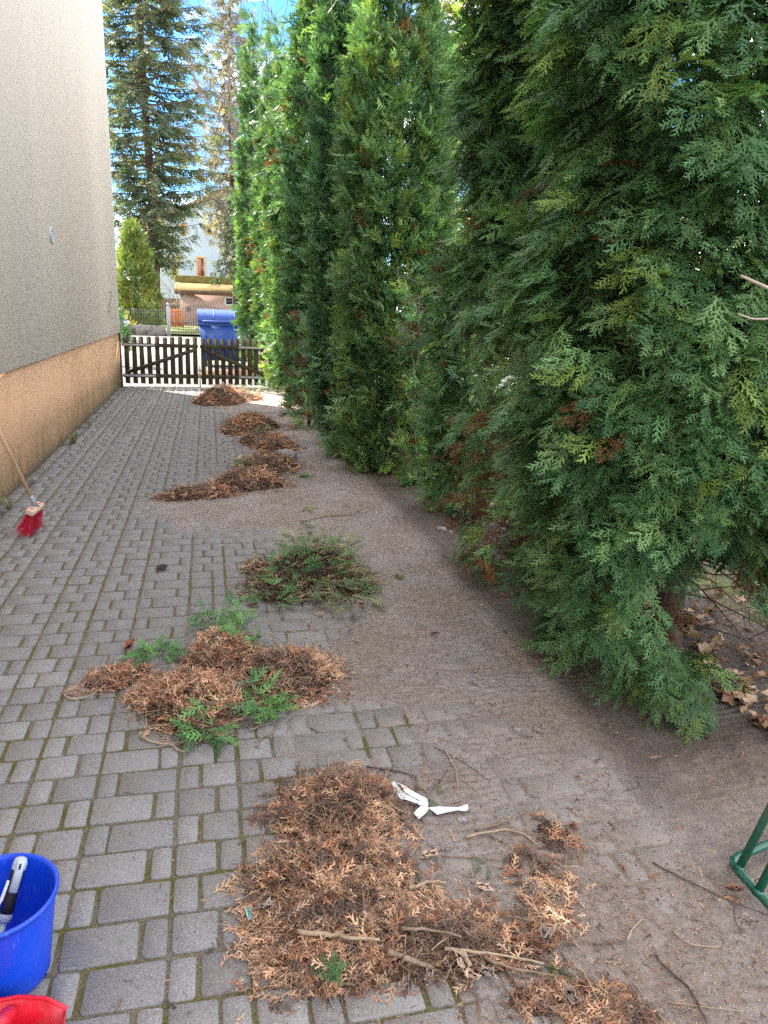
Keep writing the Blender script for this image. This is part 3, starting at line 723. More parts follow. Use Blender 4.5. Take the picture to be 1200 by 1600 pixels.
G_DARK, G_MID, G_LITE, G_YEL = np.array([.056, .136, .060]), np.array([.112, .245, .102]), np.array([.225, .385, .155]), np.array([.28, .37, .07])
BROWN, TAN = np.array([.17, .075, .035]), np.array([.22, .16, .09])
def greens(n, r, yellow=.0, brown=.03, dark=.35):
    u = r.rand(n)[:, None]; c = G_DARK*(1-u)+G_MID*u; k = r.rand(n) > dark+.25; u2 = r.rand(k.sum())[:, None]; c[k] = G_MID*(1-u2)+G_LITE*u2
    y = r.rand(n) < yellow; c[y] = c[y]*.4+G_YEL*.6
    b = r.rand(n) < brown; c[b] = BROWN*(.5+r.rand(b.sum(), 1))
    return c

def clump(seed, T, nf=11, flen=.115, length=.27, low=False):
    """a branch tip: sprays set along a short drooping branchlet; local +Y outwards, +Z normal"""
    r = np.random.RandomState(seed); P = []; Y = []; Z = []; S = []
    for i in range(nf):
        t = .08+.9*i/(nf-1); s = (1 if i % 2 else -1); tip = i == nf-1
        p = np.array([0, t*length*.72, -.06*t*t*length/.27]); a = 0 if tip else s*R_(r.uniform(28, 58))
        P.append(p); Y.append([math.sin(a), math.cos(a), r.uniform(-.45, .15)]); Z.append([r.uniform(-.5, .5), r.uniform(-.3, .3), 1]); S.append(flen*r.uniform(.8, 1.2)*(1.15-.35*t))
    C = np.ones((nf, 3))*r.uniform(.72, 1.28, (nf, 1))
    V, F, C = scatter(T, r.randint(0, len(T), nf), np.array(P), frames(np.array(Y), np.array(Z)), np.array(S), C)
    return V, F, C
HI = [frond(s, 8, .078, 3, .52, 38, .12, True) for s in range(5)]
LO = [frond_low(s) for s in range(5)]
CL_HI = [clump(40+s, HI, 10, .092, .205) for s in range(6)]
CL_LO = [clump(60+s, LO, 8, .125, .24) for s in range(6)]

def lumps(th, z, ph, amp=1.):
    return amp*(.5*np.sin(3*th+ph+z*.7)+.4*np.sin(5*th-ph*2+z*1.9)+.35*np.sin(8*th+ph*3-z*3.1)+.4*np.sin(z*4.3+ph+2*th)+.3*np.sin(z*9.1-3*th+ph))
def crown_points(n, R, z0, z1, r, ph, prof, amp=.07, nb=0, size=.17, bulge=.13):
    """places on a crown's surface, gathered into boughs that bulge; returns angle, height, radius, bough tone"""
    m = nb or n; q = np.arange(int(m*3)+9); uz = (q*.7548776662+r.rand()+r.normal(0, .006, len(q))) % 1; ut = (q*.5698402910+r.rand()) % 1
    z = z0+(z1-z0)*uz; w = prof(uz); w = w/w.max(); frac = min(1., m*1.0/max(1, len(q))/max(.05, w.mean())); keep = r.rand(len(q)) < w*frac
    z = z[keep]; th = 2*math.pi*ut[keep]+r.normal(0, .05, len(z))
    rad = R*prof((z-z0)/(z1-z0))*(1+lumps(th, z, ph, amp)); tone = r.uniform(.66, 1.34, len(z))
    if nb:
        b = r.randint(0, len(z), n); gx, gz = r.normal(0, 1, n), r.normal(0, 1, n); out_ = rad[b]-bulge*.5
        th = th[b]+gx*size/np.maximum(out_, .12); z = np.clip(z[b]+gz*size*1.15, z0, z1); rad = out_+bulge*np.exp(-(gx*gx+gz*gz)*.5)*1.15
        rad = np.minimum(rad, R*prof((z-z0)/(z1-z0))*1.3+.03); tone = tone[b]*(.9+.2*np.exp(-(gx*gx+gz*gz)*.5))
    return th, z, rad, tone
def join(T, k, P, Rm, S, C):
    """like scatter for clump templates that carry their own colours (multiplied)"""
    VV, FF, CC = [], [], []; n = 0
    for t in range(len(T)):
        i = np.nonzero(k == t)[0]
        if not len(i): continue
        V, F, c = T[t]; W = np.einsum('nij,vj->nvi', Rm[i], V)*S[i][:, None, None]+P[i][:, None, :]
        VV.append(W.reshape(-1, 3)); FF.append((F[None]+(np.arange(len(i))*len(V))[:, None, None]).reshape(-1, F.shape[1])+n)
        CC.append((C[i][:, None, :]*c[None]).reshape(-1, 3)); n += len(i)*len(V)
    return np.concatenate(VV), np.concatenate(FF), np.concatenate(CC)
def crown_dirs(th, r, up=(-.5, .5), side=.5, nup=.7):
    o = np.stack([np.cos(th), np.sin(th), np.zeros_like(th)], 1); tg = np.stack([-np.sin(th), np.cos(th), np.zeros_like(th)], 1); n = len(th)
    Y = o*.85+np.array([0, 0, 1])*r.uniform(*up, (n, 1))+tg*r.uniform(-side, side, (n, 1))
    Z = o*r.uniform(.5, 1.4, (n, 1))+np.array([0, 0, 1])*nup+r.uniform(-.45, .45, (n, 3)); return o, tg, Y, Z

def dead_twigs(mb, c, R, z0, z1, n, r, th0=0, th1=2*math.pi, rad=.005, rlen=(.6, 1.0)):
    for _ in range(n):
        th = r.uniform(th0, th1); z = r.uniform(z0, z1); d = np.array([math.cos(th), math.sin(th), r.uniform(-.1, .35)])
        L = R*r.uniform(*rlen); p = np.array([c[0], c[1], z]); P = [p]
        for k in range(4):
            d = d+r.uniform(-.25, .25, 3); P.append(P[-1]+unit(d)*L/4)
        mb.tube(P, np.linspace(rad, rad*.35, 5), 3, False)
        for k in (2, 3):
            for _s in range(2):
                e = unit(d+r.uniform(-.9, .9, 3)); mb.tube([P[k], P[k]+e*L*.16, P[k]+(e+r.uniform(-.4, .4, 3))*L*.3], [rad*.4, rad*.3, rad*.2], 3, False)

def seen(P, o):
    """how densely to grow: thinner on the garden side and above what the photograph takes in"""
    f = (unit(np.array([0, 0, CH])-P)*o).sum(1); y = proj(P)[0][:, 1]; return np.where(f > -.2, 1., .25)*np.where(y > -160, 1., .25)
def inner_growth(t, c, R, z0, z1, n, seed, prof, S, excl=(), lean=(0, 0)):
    r = np.random.RandomState(seed+500); th, z, rad, tone = crown_points(n, R*.62, z0+.15, z1, r, seed, prof, .05, 0)
    o, tg, Y, Z = crown_dirs(th, r, (-.5, .9), .8, .3); P = np.stack([c[0]+lean[0]*z, c[1]+lean[1]*z, z], 1)+o*np.maximum(rad-.12, .02)[:, None]
    keep = np.ones(len(P), bool)
    for (e, er) in excl: keep &= (((P+Y*.12-np.array(e))/(np.array(er)*1.25))**2).sum(1) > 1
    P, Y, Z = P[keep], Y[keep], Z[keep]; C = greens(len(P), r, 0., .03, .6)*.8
    V, F, C = join(CL_LO, r.randint(0, 6, len(P)), P, frames(Y, Z), r.uniform(*S, len(P)), C)
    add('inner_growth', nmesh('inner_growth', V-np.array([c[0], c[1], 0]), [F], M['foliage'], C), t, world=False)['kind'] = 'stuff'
def near_thuja(c, R, z0, z1, n, seed, prof, label, excl, nobj, thin=None, trunk_r=.06, lean=(0, 0), yellow=.06, twigs=60):
    r = np.random.RandomState(seed); ph = seed*1.7
    t = empty('thuja_tree', (c[0], c[1], 0), label, 'tree', 'thuja trees of the hedge')
    th, z, rad, tone = crown_points(n, R, z0, z1, r, ph, prof, .085, int(n/22), .15, .15)
    rad *= np.where(r.rand(len(th)) < .82, r.uniform(.93, 1.05, len(th)), r.uniform(.6, .9, len(th)))
    o, tg, Y, Z = crown_dirs(th, r, (-.75, .25), .55, .75)
    P = np.stack([c[0]+lean[0]*z, c[1]+lean[1]*z, z], 1)+o*(rad-.17)[:, None]; P[:, 2] += .10
    keep = np.ones(len(P), bool)
    for (e, er) in excl: keep &= (((P+Y*.15-np.array(e))/np.array(er))**2).sum(1) > 1
    if thin is not None: keep &= r.rand(len(P)) < thin(P)
    keep &= r.rand(len(P)) < seen(P, o)
    P, Y, Z, o, z, tone = P[keep], Y[keep], Z[keep], o[keep], z[keep], tone[keep]; k = r.randint(0, 6, len(P)); Rm = frames(Y, Z); Sc = r.uniform(.8, 1.25, len(P))
    C = greens(len(P), r, yellow, .012)*tone[:, None]
    if thin is not None: b_ = r.rand(len(P)) < np.clip(.42-.25*z, .0, .4); C[b_] = BROWN*r.uniform(.6, 1.5, (b_.sum(), 1))
    # the sprays that show largest are pieces of their own, sharing meshes
    tip = P+unit(Y)*.2; pp, dp = proj(tip); vis = (pp[:, 0] > -40) & (pp[:, 0] < 1240) & (pp[:, 1] > -40) & (pp[:, 1] < 1640) & (dp > .5)
    toc = np.array([0, 0, CH])-tip; face = (unit(toc)*o).sum(1); score = np.where(vis & (face > .1), (face+.3)/dp, -1)
    pick = np.argsort(-score)[:nobj]; pick = pick[score[pick] > 0]
    base = np.zeros((6, 3)); shades = greens(6, np.random.RandomState(seed+9), yellow*1.5, 0., .2)
    for v in range(6):
        for q in range(4):
            key = (v, q)
            if key not in SPM:
                V, F, cc = CL_HI[v]; rr = np.random.RandomState(v*7+q); col = cc*greens(1, rr, .25 if q == 3 else .05, 0., .0 if q else .5)
                bt = rr.rand(len(F)); SPM[key] = nmesh('spray', V, [F], M['foliage'], col)
    for i in pick:
        ob = bpy.data.objects.new('spray', SPM[(int(k[i]), int(r.choice(4, p=[.3, .3, .25, .15])))]); COL.objects.link(ob); ob.parent = t
        mm = Matrix([[*Rm[i][0], 0], [*Rm[i][1], 0], [*Rm[i][2], 0], [0, 0, 0, 1]]); mm = Matrix.Translation(Vector(P[i]-np.array([c[0], c[1], 0]))) @ mm @ Matrix.Scale(float(Sc[i]), 4)
        ob.matrix_local = mm
    rest = np.ones(len(P), bool); rest[pick] = False
    V, F, C2 = join(CL_HI, k[rest], P[rest], Rm[rest], Sc[rest], C[rest])
    f = add('foliage', nmesh('foliage', V-np.array([c[0], c[1], 0]), [F], M['foliage'], C2), t, world=False); f['kind'] = 'stuff'
    mb = MB(); zs = np.linspace(-.05, z1*.95, 9)
    mb.tube([(c[0]+lean[0]*q+.02*math.sin(q*2+seed), c[1]+lean[1]*q+.02*math.cos(q*1.7), q) for q in zs], np.linspace(trunk_r, .015, 9)*np.array([1.35]+[1]*8), 9)
    add('trunk', mb.mesh('trunk', M['bark']), t)
    mb = MB(); dead_twigs(mb, c, R, max(.12, z0-.2), z1*.8, twigs, r)
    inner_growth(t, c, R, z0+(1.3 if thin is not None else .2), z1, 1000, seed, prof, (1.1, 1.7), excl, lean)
    add('dead_twigs', mb.mesh('dead_twigs', M['deadtwig']), t)['kind'] = 'stuff'
    return t
SPM = {}
def prof_near(u): return np.clip(.70+1.4*u, 0, 1)*np.clip((1.02-u)*5, 0, 1)**.5
def gp1(x, y): g = gp(x, y); return (float(g[0]), float(g[1]))

TA = (2.12, 2.90)
gapA = [(tuple(at(1120, 955, Y)), (.34, .3, .21)) for Y in (2.0, 2.4, 2.8, 3.2, 3.6)]+[(tuple(at(1255, 1050, Y)), (.40, .3, .42)) for Y in (1.8, 2.2, 2.6, 3.0, 3.4)]
near_thuja(TA, .80, .0, 3.6, 4900, 1, prof_near, 'dense dark green thuja nearest the camera, its skirt sweeping the dusty soil', gapA, 300, None, .075, (-.02, 0), .05, 90)
TB = (2.06, 4.32)
def thinB(P): return np.where(P[:, 2] < 1.2, .38+.25*np.clip(P[:, 2]-.2, 0, 1), np.where(P[:, 2] < 1.7, .75, 1.))
near_thuja(TB, .58, .05, 4.4, 3000, 2, lambda u: np.clip(.85+.4*u, 0, 1)*np.clip((1.02-u)*5, 0, 1)**.5, 'thuja with bare twiggy base and visible trunk, second from the camera', [], 160, thinB, .075, (-.02, 0), .03, 190)

def column(c, R, z0, z1, n, seed, label, yellow=.08, brown=.02, T=None, prof=None, thin=None, S=(.8, 1.25), inner=.16, name='thuja_tree', group='thuja trees of the hedge', trunk=.07, amp=.07, tint=1., up=(.1, 1.1), twigs=0, nper=13, bsize=.12, bulge=.12, sharp=1.55, cull=True, fill=0):
    r = np.random.RandomState(seed); ph = seed*2.3; T = T or CL_LO
    prof = prof or (lambda u: np.clip(.80+.9*u, 0, 1)*np.clip((1.005-u)*sharp, 0, 1)**.75)
    t = empty(name, (c[0], c[1], 0), label, 'tree', group)
    th, z, rad, tone = crown_points(n, R, z0, z1, r, ph, prof, amp, int(n/nper), bsize, bulge)
    inn = r.rand(len(th)) < inner; rad *= np.where(inn, r.uniform(.5, .85, len(th)), r.uniform(.92, 1.06, len(th)))
    o, tg, Y, Z = crown_dirs(th, r, up, .45, .35)
    P = np.stack([c[0]+0*z, c[1]+0*z, z], 1)+o*np.maximum(rad-.16, .01)[:, None]; P[:, 2] -= .08
    keep = P[:, 2] > .02
    if thin is not None: keep &= r.rand(len(P)) < thin(P)
    if cull: keep &= r.rand(len(P)) < seen(P, o)
    P, Y, Z, inn, tone = P[keep], Y[keep], Z[keep], inn[keep], tone[keep]
    C = greens(len(P), r, yellow, brown*.5)*tint*tone[:, None]; C = np.minimum(C, C.mean(0)*3)
    V, F, C = join(T, r.randint(0, len(T), len(P)), P, frames(Y, Z), r.uniform(*S, len(P)), C)
    f = add('foliage', nmesh('foliage', V-np.array([c[0], c[1], 0]), [F], M['foliage'], C), t, world=False); f['kind'] = 'stuff'
    mb = MB(); mb.tube([(c[0]+.03*math.sin(q+seed), c[1], q) for q in np.linspace(-.1, z1*.93, 7)], np.linspace(trunk, .012, 7), 7)
    add('trunk', mb.mesh('trunk', M['bark']), t)
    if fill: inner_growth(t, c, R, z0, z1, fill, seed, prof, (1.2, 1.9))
    if twigs:
        mb = MB(); dead_twigs(mb, c, R*1.05, .15, min(2., z1), twigs, r, rad=.006); add('dead_twigs', mb.mesh('dead_twigs', M['deadtwig']), t)['kind'] = 'stuff'
    return t
def cx(px_, Y): return (float(at(px_, 450, Y)[0]), Y)
CS = dict(S=(.5, .85), nper=12, bsize=.075, bulge=.13, amp=.05, inner=.12, fill=520); CFAR = dict(S=(.5, .85), nper=12, bsize=.08, bulge=.08, amp=.03, inner=.1, fill=420)
def tip(px_, py, Y): return float(at(px_, py, Y)[2])
column(cx(612, 7.5), .57, .03, 5.2, 6600, 11, 'tall broad green thuja column halfway along the hedge', .14, .02, sharp=3.4, tint=np.array([1.02, .98, .9]), **CS)
column(cx(536, 9.1), .40, .2, 5.9, 4800, 12, 'dark blue green thuja column with a browned patch low down, beyond the broad one', .02, .03, sharp=3.4, tint=np.array([.66, .76, .92]), **CS)
column(cx(488, 11.6), .45, .2, 6.6, 4800, 13, 'tall thuja column whose edge catches the sun, opposite the far leaf pile', .10, .02, sharp=3.0, tint=np.array([.88, .9, .88]), **CS)
column(cx(457, 14.2), .44, .25, tip(467, 60, 14.2), 3000, 14, 'sunlit thuja column rising right behind the gate end of the hedge', .22, .01, sharp=2.0, tint=.95, **CFAR)
column(cx(437, 16.2), .40, .3, tip(445, 38, 16.2), 2400, 15, 'narrow pointed thuja column just outside the gate', .25, .01, sharp=2.0, tint=.95, **CFAR)
column(cx(420, 17.4), .40, .3, tip(430, 44, 17.4), 2200, 17, 'pointed thuja column between the narrow one and the farthest one', .25, .01, sharp=2.0, tint=.95, **CFAR)
column(cx(395, 18.7), .42, .3, tip(402, -6, 18.7), 2700, 16, 'farthest thuja column beside the blue container, its tip against the sky', .25, .01, sharp=2.0, tint=.95, **CFAR)
# scrubby growth and gaps low in the hedge
def bushy(u): return np.clip(1.1-.5*u, 0, 1)*np.clip(u*4+.5, 0, 1)
column(cx(658, 6.75), .34, .1, 1.9, 420, 21, 'thin scrubby thuja regrowth with dead twigs in the gap of the hedge', .30, .10, prof=bushy, thin=lambda P: .8, inner=.5, S=(.5, .85), nper=16, name='thuja_shrub', trunk=.03, up=(-.3, .8), twigs=70, tint=1.15)
column(cx(556, 8.3), .36, .05, 1.15, 400, 22, 'low grey green thuja shoots at the foot of the browned column', .05, .12, prof=bushy, S=(.5, .85), nper=16, name='thuja_shrub', trunk=.03, up=(-.3, .8), twigs=25)
column(cx(488, 10.4), .44, .05, 1.55, 560, 23, 'low thuja shoots with a rusty brown top beside the soil strip', .05, .55, prof=bushy, S=(.5, .85), nper=16, name='thuja_shrub', trunk=.03, up=(-.3, .8), twigs=25)
column(cx(436, 14.6), .42, .05, 1.5, 420, 24, 'pale sunlit low shoots at the gate post', .35, .12, prof=bushy, S=(.5, .85), nper=16, name='thuja_shrub', trunk=.03, up=(-.3, .8), twigs=20, tint=1.3)
column(cx(690, 7.9), .34, .05, 2.7, 420, 27, 'sparse sunlit thuja regrowth behind the scrubby one in the gap', .5, .10, prof=bushy, S=(.5, .9), nper=10, name='thuja_shrub', trunk=.03, up=(-.3, .9), twigs=50, tint=1.2)
column(cx(698, 9.4), .45, .1, 5.2, 620, 25, 'loose yellowish thuja standing in sun behind the gap of the hedge', .6, .06, thin=lambda P: .75, inner=.4, bsize=.25, up=(-.4, .9), tint=1.3, twigs=40)

column(cx(742, 5.75), .40, .03, 2.3, 520, 28, 'thin thuja regrowth with bare brown twigs filling the hedge before the second thuja', .25, .14, prof=bushy, S=(.5, .9), nper=9, inner=.4, name='thuja_shrub', trunk=.04, up=(-.4, .8), twigs=110, fill=160)
column((1.78, 3.72), .30, .05, 1.0, 150, 26, 'brown twiggy undergrowth with a few green sprays between the first and second thuja', .2, .25, prof=bushy, S=(.5, .85), nper=8, inner=.5, name='thuja_shrub', trunk=.02, up=(-.3, .8), twigs=120)
# ---------------------------------------------------------------- trees beyond the street and in the gardens
def needle_twig(seed, n=9, droop=.35):
    r = np.random.RandomState(seed); V = []; F = []
    for i in range(n):
        t = i/n; s = 1 if i % 2 else -1; p = np.array([0, t, -droop*t*t]); L = .42*(1-t)+.12
        d = np.array([s*.75, .6, r.uniform(-.5, .1)])*L; nr = np.array([-d[1], d[0], r.uniform(-.3, .3)])*.16
        k = len(V); V += [p-nr*.4, p+d*.6-nr, p+d, p+d*.6+nr]; F.append([k, k+1, k+2, k+3])
    k = len(V); V += [np.array([-.03, 0, 0]), np.array([.03, 0, 0]), np.array([.02, 1, -droop]), np.array([-.02, 1, -droop])]; F.append([k, k+1, k+2, k+3])
    return np.array(V), np.array(F)
NT = [needle_twig(s) for s in range(4)]
def conifer(c, H, z0, rad, nb, seed, label, cols, twl=(.7, 1.2), dens=1., droop=-.15, hang=0., group='trees beyond the gate', trunk=.3, bare=.15):
    r = np.random.RandomState(seed); t = empty('conifer_tree', (c[0], c[1], 0), label, 'tree', group)
    P, Y, Z, S = [], [], [], []; mb = MB()
    for b in range(nb):
        u = ((b+r.rand())/nb); z = z0+(H-z0)*u; th = b*2.4+r.uniform(-.4, .4); L = rad(u)*r.uniform(.7, 1.12)
        o = np.array([math.cos(th), math.sin(th), 0]); tg = np.array([-o[1], o[0], 0]); pts = []
        for q in np.linspace(0, 1, 6): pts.append(np.array([c[0], c[1], z])+o*L*q+np.array([0, 0, 1])*(L*(droop*q*2+(.28)*q*q))+tg*.08*L*math.sin(q*3+b))
        pts = np.array(pts); mb.tube(pts, np.linspace(.02+.012*L, .01, 6), 3, False)
        n = int(9*L*dens)
        for q in r.uniform(bare, 1., n):
            p = pts[0]*0; i = min(4, int(q*5)); f = q*5-i; p = pts[i]*(1-f)+pts[i+1]*f; s = r.choice([-1, 1])
            P.append(p); Y.append(o*r.uniform(.2, .9)+tg*s*r.uniform(.3, 1.)+np.array([0, 0, r.uniform(-.35, .12)-hang])); Z.append([r.uniform(-.4, .4), r.uniform(-.4, .4), 1]); S.append(r.uniform(*twl)*(1.15-.5*q))
    n = len(P); P, Y, Z, S = map(np.array, (P, Y, Z, S)); C = np.array(cols)[r.randint(0, len(cols), n)]*r.uniform(.7, 1.35, (n, 1))
    V, F, C = scatter(NT, r.randint(0, 4, n), P, frames(Y, Z), S, C)
    add('foliage', nmesh('foliage', V-np.array([c[0], c[1], 0]), [F], M['needle'], C), t, world=False)['kind'] = 'stuff'
    add('branches', mb.mesh('branches', M['deadtwig']), t)['kind'] = 'stuff'
    mb = MB(); mb.tube([(c[0]+.15*math.sin(q*.3), c[1], q) for q in np.linspace(-.1, H, 8)], np.linspace(trunk, .03, 8), 9); add('trunk', mb.mesh('trunk', M['bark']), t)
    return t
sp = at(243, 505, 50.); spc = (float(sp[0]), 50.)
conifer(spc, 29, 4., lambda u: 4.6*(1-u)**.55*(.55+.75*min(1, u*3.5)), 250, 31, 'huge grey green spruce with drooping boughs across the street',
        [(.11, .155, .11), (.14, .185, .115), (.085, .12, .10), (.23, .22, .13)], (.75, 1.2), .68, -.10, .1, trunk=.34)
la = at(366, 505, 60.)
conifer((float(la[0]), 60.), 25, 5.5, lambda u: 3.7*(1-u)**.6*(.5+.8*min(1, u*3)), 170, 32, 'sparse brownish larch with hanging twigs beyond the pink shed',
        [(.22, .20, .18), (.28, .25, .22), (.17, .17, .14)], (.5, .9), .75, -.08, .75, trunk=.22)
wv = at(364, 505, 53)
conifer((float(wv[0]), 53), 9., 3.6, lambda u: 1.5*(1-u)**.5, 40, 36, 'small weeping spruce hanging over the mossy shed roof', [(.05, .075, .055), (.08, .10, .07)], (.5, .9), .8, -.35, .9, trunk=.12)
yc = at(214, 500, 44.)
column((float(yc[0]), 44.), 1.3, .1, 5.5, 1700, 33, 'yellowish green young conifer with pointed top behind the metal fence', .8, .05, prof=lambda u: (np.clip(u*6+.6, 0, 1)*np.clip(1.02-u, 0, 1)**.6), S=(1.7, 2.7), name='conifer_tree', bsize=.3, group='trees beyond the gate', tint=np.array([.85, .72, .6]), up=(.3, 1.5), amp=.1)
# trees of the sunny garden behind the hedge
pc = at(706, 300, 15.)
conifer((float(pc[0])+.3, 15.), 10.5, 1.2, lambda u: 1.25*(1-u)**.5, 130, 34, 'pale yellow green conifer in full sun, glimpsed through the gap in the hedge', [(.20, .20, .07), (.26, .24, .10), (.14, .16, .05)], (.35, .6), 1.8, .05, .2, 'trees of the garden behind the hedge', .1)
for i, (x, y, h, s) in enumerate(((6.5, 7.5, 2.2, 41), (8.5, 4.5, 2.0, 42), (7.5, 11., 2.6, 43), (9.5, 16, 3., 44))):
    column((x, y), 1.1, .1, h, 230, s, ['rounded garden shrub in sun behind the second thuja', 'low garden shrub in sun behind the nearest thuja', 'garden shrub in sun behind the broad thuja column', 'tall garden shrub in sun near the street end'][i], .7, .1, prof=bushy, S=(1.3, 2.), name='garden_shrub', bsize=.3, group='shrubs of the garden behind the hedge', tint=1.2, up=(-.2, 1.))

def bare_tree(c, H, seed, label, mt, spread=.6, levels=5, r0=.16, name='bare_tree', group='trees beyond the gate', first=.3, rmin=.008, nb=(3, 4)):
    r = np.random.RandomState(seed); t = empty(name, (c[0], c[1], 0), label, 'tree', group); trunk = MB(); br = MB()
    def grow(p, d, L, rad, lv):
        P = [p]; dd = d
        for k in range(3):
            dd = unit(dd+r.uniform(-.16, .16, 3)); P.append(P[-1]+dd*L/3)
        (trunk if lv == levels else br).tube(P, np.linspace(rad, rad*.62, 4), 7 if lv == levels else 3, False)
        if lv <= 0: return
        for k in range(r.randint(nb[0], nb[1]+1)):
            q = P[r.randint(1, 4)] if k else P[3]; e = unit(dd+r.uniform(-spread, spread, 3)*1.2+np.array([0, 0, .12])); grow(q, e, L*r.uniform(.6, .82), max(rmin, rad*.55), lv-1)
    grow(np.array([c[0], c[1], -.1]), np.array([0, 0, 1.]), H*first, r0, levels)
    add('trunk', trunk.mesh('trunk', M['bark']), t); add('branches', br.mesh('branches', mt), t)['kind'] = 'stuff'; return t
b1 = at(375, 505, 56.)
bare_tree((float(b1[0]), 56.), 20, 51, 'tall leafless tree showing its twigs above the thuja tips', M['deadtwig'], .62, 5, .22, rmin=.014)
bare_tree((float(at(455, 500, 30.)[0]), 30.), 15, 52, 'leafless tree behind the pointed thuja columns', M['deadtwig'], .55, 5, .16, rmin=.010)
b3 = at(262, 505, 54); bare_tree((float(b3[0]), 54.), 5.4, 53, 'small pale leafless fruit tree in front of the blue house', M['twig'], .9, 4, .07, first=.25, rmin=.012)
# background belt far away so that the street ends in gardens
for i, (x, y, h) in enumerate(((-16, 70, 9), (-9, 84, 10), (6, 78, 9), (13, 70, 8), (22, 66, 10), (32, 60, 9), (18, 40, 6), (27, 34, 6), (14, 26, 4.5))):
    column((x, y), 3.0 if h > 7 else 2.2, .2, h, 300, 70+i, ['broad green tree far behind the huge spruce', 'green tree between the spruce and the far houses', 'green tree behind the larch', 'tree far behind the thuja tips', 'tall far tree beyond the garden', 'far tree at the end of the garden', 'tree on the far side of the street behind the hedge', 'tree by the street hidden behind the nearest thuja', 'bush at the street end of the garden'][i], .3, .1, prof=bushy, S=(3., 5.5), bsize=.9, bulge=.6, name='broad_tree', group='far trees', tint=.9, up=(-.2, 1.), trunk=.2)
gb_ = at(194, 540, 21.)
column((float(gb_[0])-.2, 21.), .45, .05, 1.35, 130, 91, 'small dark green evergreen bush outside the gate by the house corner', .05, .0, prof=bushy, name='evergreen_bush', group=None, tint=.9, S=(.9, 1.3), up=(-.2, .9), trunk=.02)
fs = at(202, 497, 41.5)
column((float(fs[0]), 41.5), .32, .25, 1.15, 60, 92, 'small yellow forsythia in flower at the low wall', 1., 0., prof=bushy, name='forsythia', group=None, S=(.8, 1.2), tint=np.array([3.4, 1.9, .5]), trunk=.02)

# ---------------------------------------------------------------- raked heaps of dead thuja and leaves
DRY = [frond(200+s, 7, .075, 2, .5, 42, -.35+.25*s, True) for s in range(5)]
DRYS = [frond(220+s, 5, .085, 1, .42, 40, -.3+.3*s, True) for s in range(4)]
def twigt(seed):
    r = np.random.RandomState(seed); P = [np.zeros(3)]; d = np.array([0, 1., 0])
    for k in range(5): d = unit(d+r.uniform(-.35, .35, 3)*np.array([1, .3, .5])); P.append(P[-1]+d*.2)
    V = []; F = []
    for k in range(6):
        w = .016*(1-k*.13); V += [P[k]+[-w, 0, 0], P[k]+[w, 0, w*.6]]
    for k in range(5): F.append([2*k, 2*k+1, 2*k+3, 2*k+2])
    return np.array(V), np.array(F)
TW = [twigt(s) for s in range(4)]
ORANGE = np.array([[.35, .17, .088], [.27, .13, .078], [.42, .24, .135], [.22, .105, .07]])
TANS = np.array([[.40, .26, .155], [.46, .315, .20], [.33, .215, .14]])
DARKS = np.array([[.085, .055, .042], [.14, .088, .064], [.11, .082, .068], [.19, .12, .085]])
GREENS = np.array([[.10, .23, .075], [.15, .31, .095], [.07, .165, .065]])
GREYG = np.array([[.22, .26, .115], [.28, .28, .15], [.17, .22, .12]])
PILES = []
def ell(px_, py_, rx, ry, h, rot=0., dens=1.): g = gp(px_, py_); return (g[0], g[1], rx, ry, rot, h, dens)
def ell_h(E, X, Y):
    H = np.zeros(np.shape(X))
    for (cx_, cy_, rx, ry, rot, h, dn) in E:
        c, s_ = math.cos(rot), math.sin(rot); u = ((X-cx_)*c+(Y-cy_)*s_)/rx; v = (-(X-cx_)*s_+(Y-cy_)*c)/ry
        H = np.maximum(H, h*np.clip(1-(u*u+v*v), 0, 1)**.8)
    return H
def top_z(x, y):
    z = max(0., float(soil_z(np.array([[x]]), np.array([[y]]))[0, 0]))
    for E in PILES:
        h = float(ell_h(E, np.array(x), np.array(y)))
        if h > .004: z = max(z, h*1.0+.012)
    return z
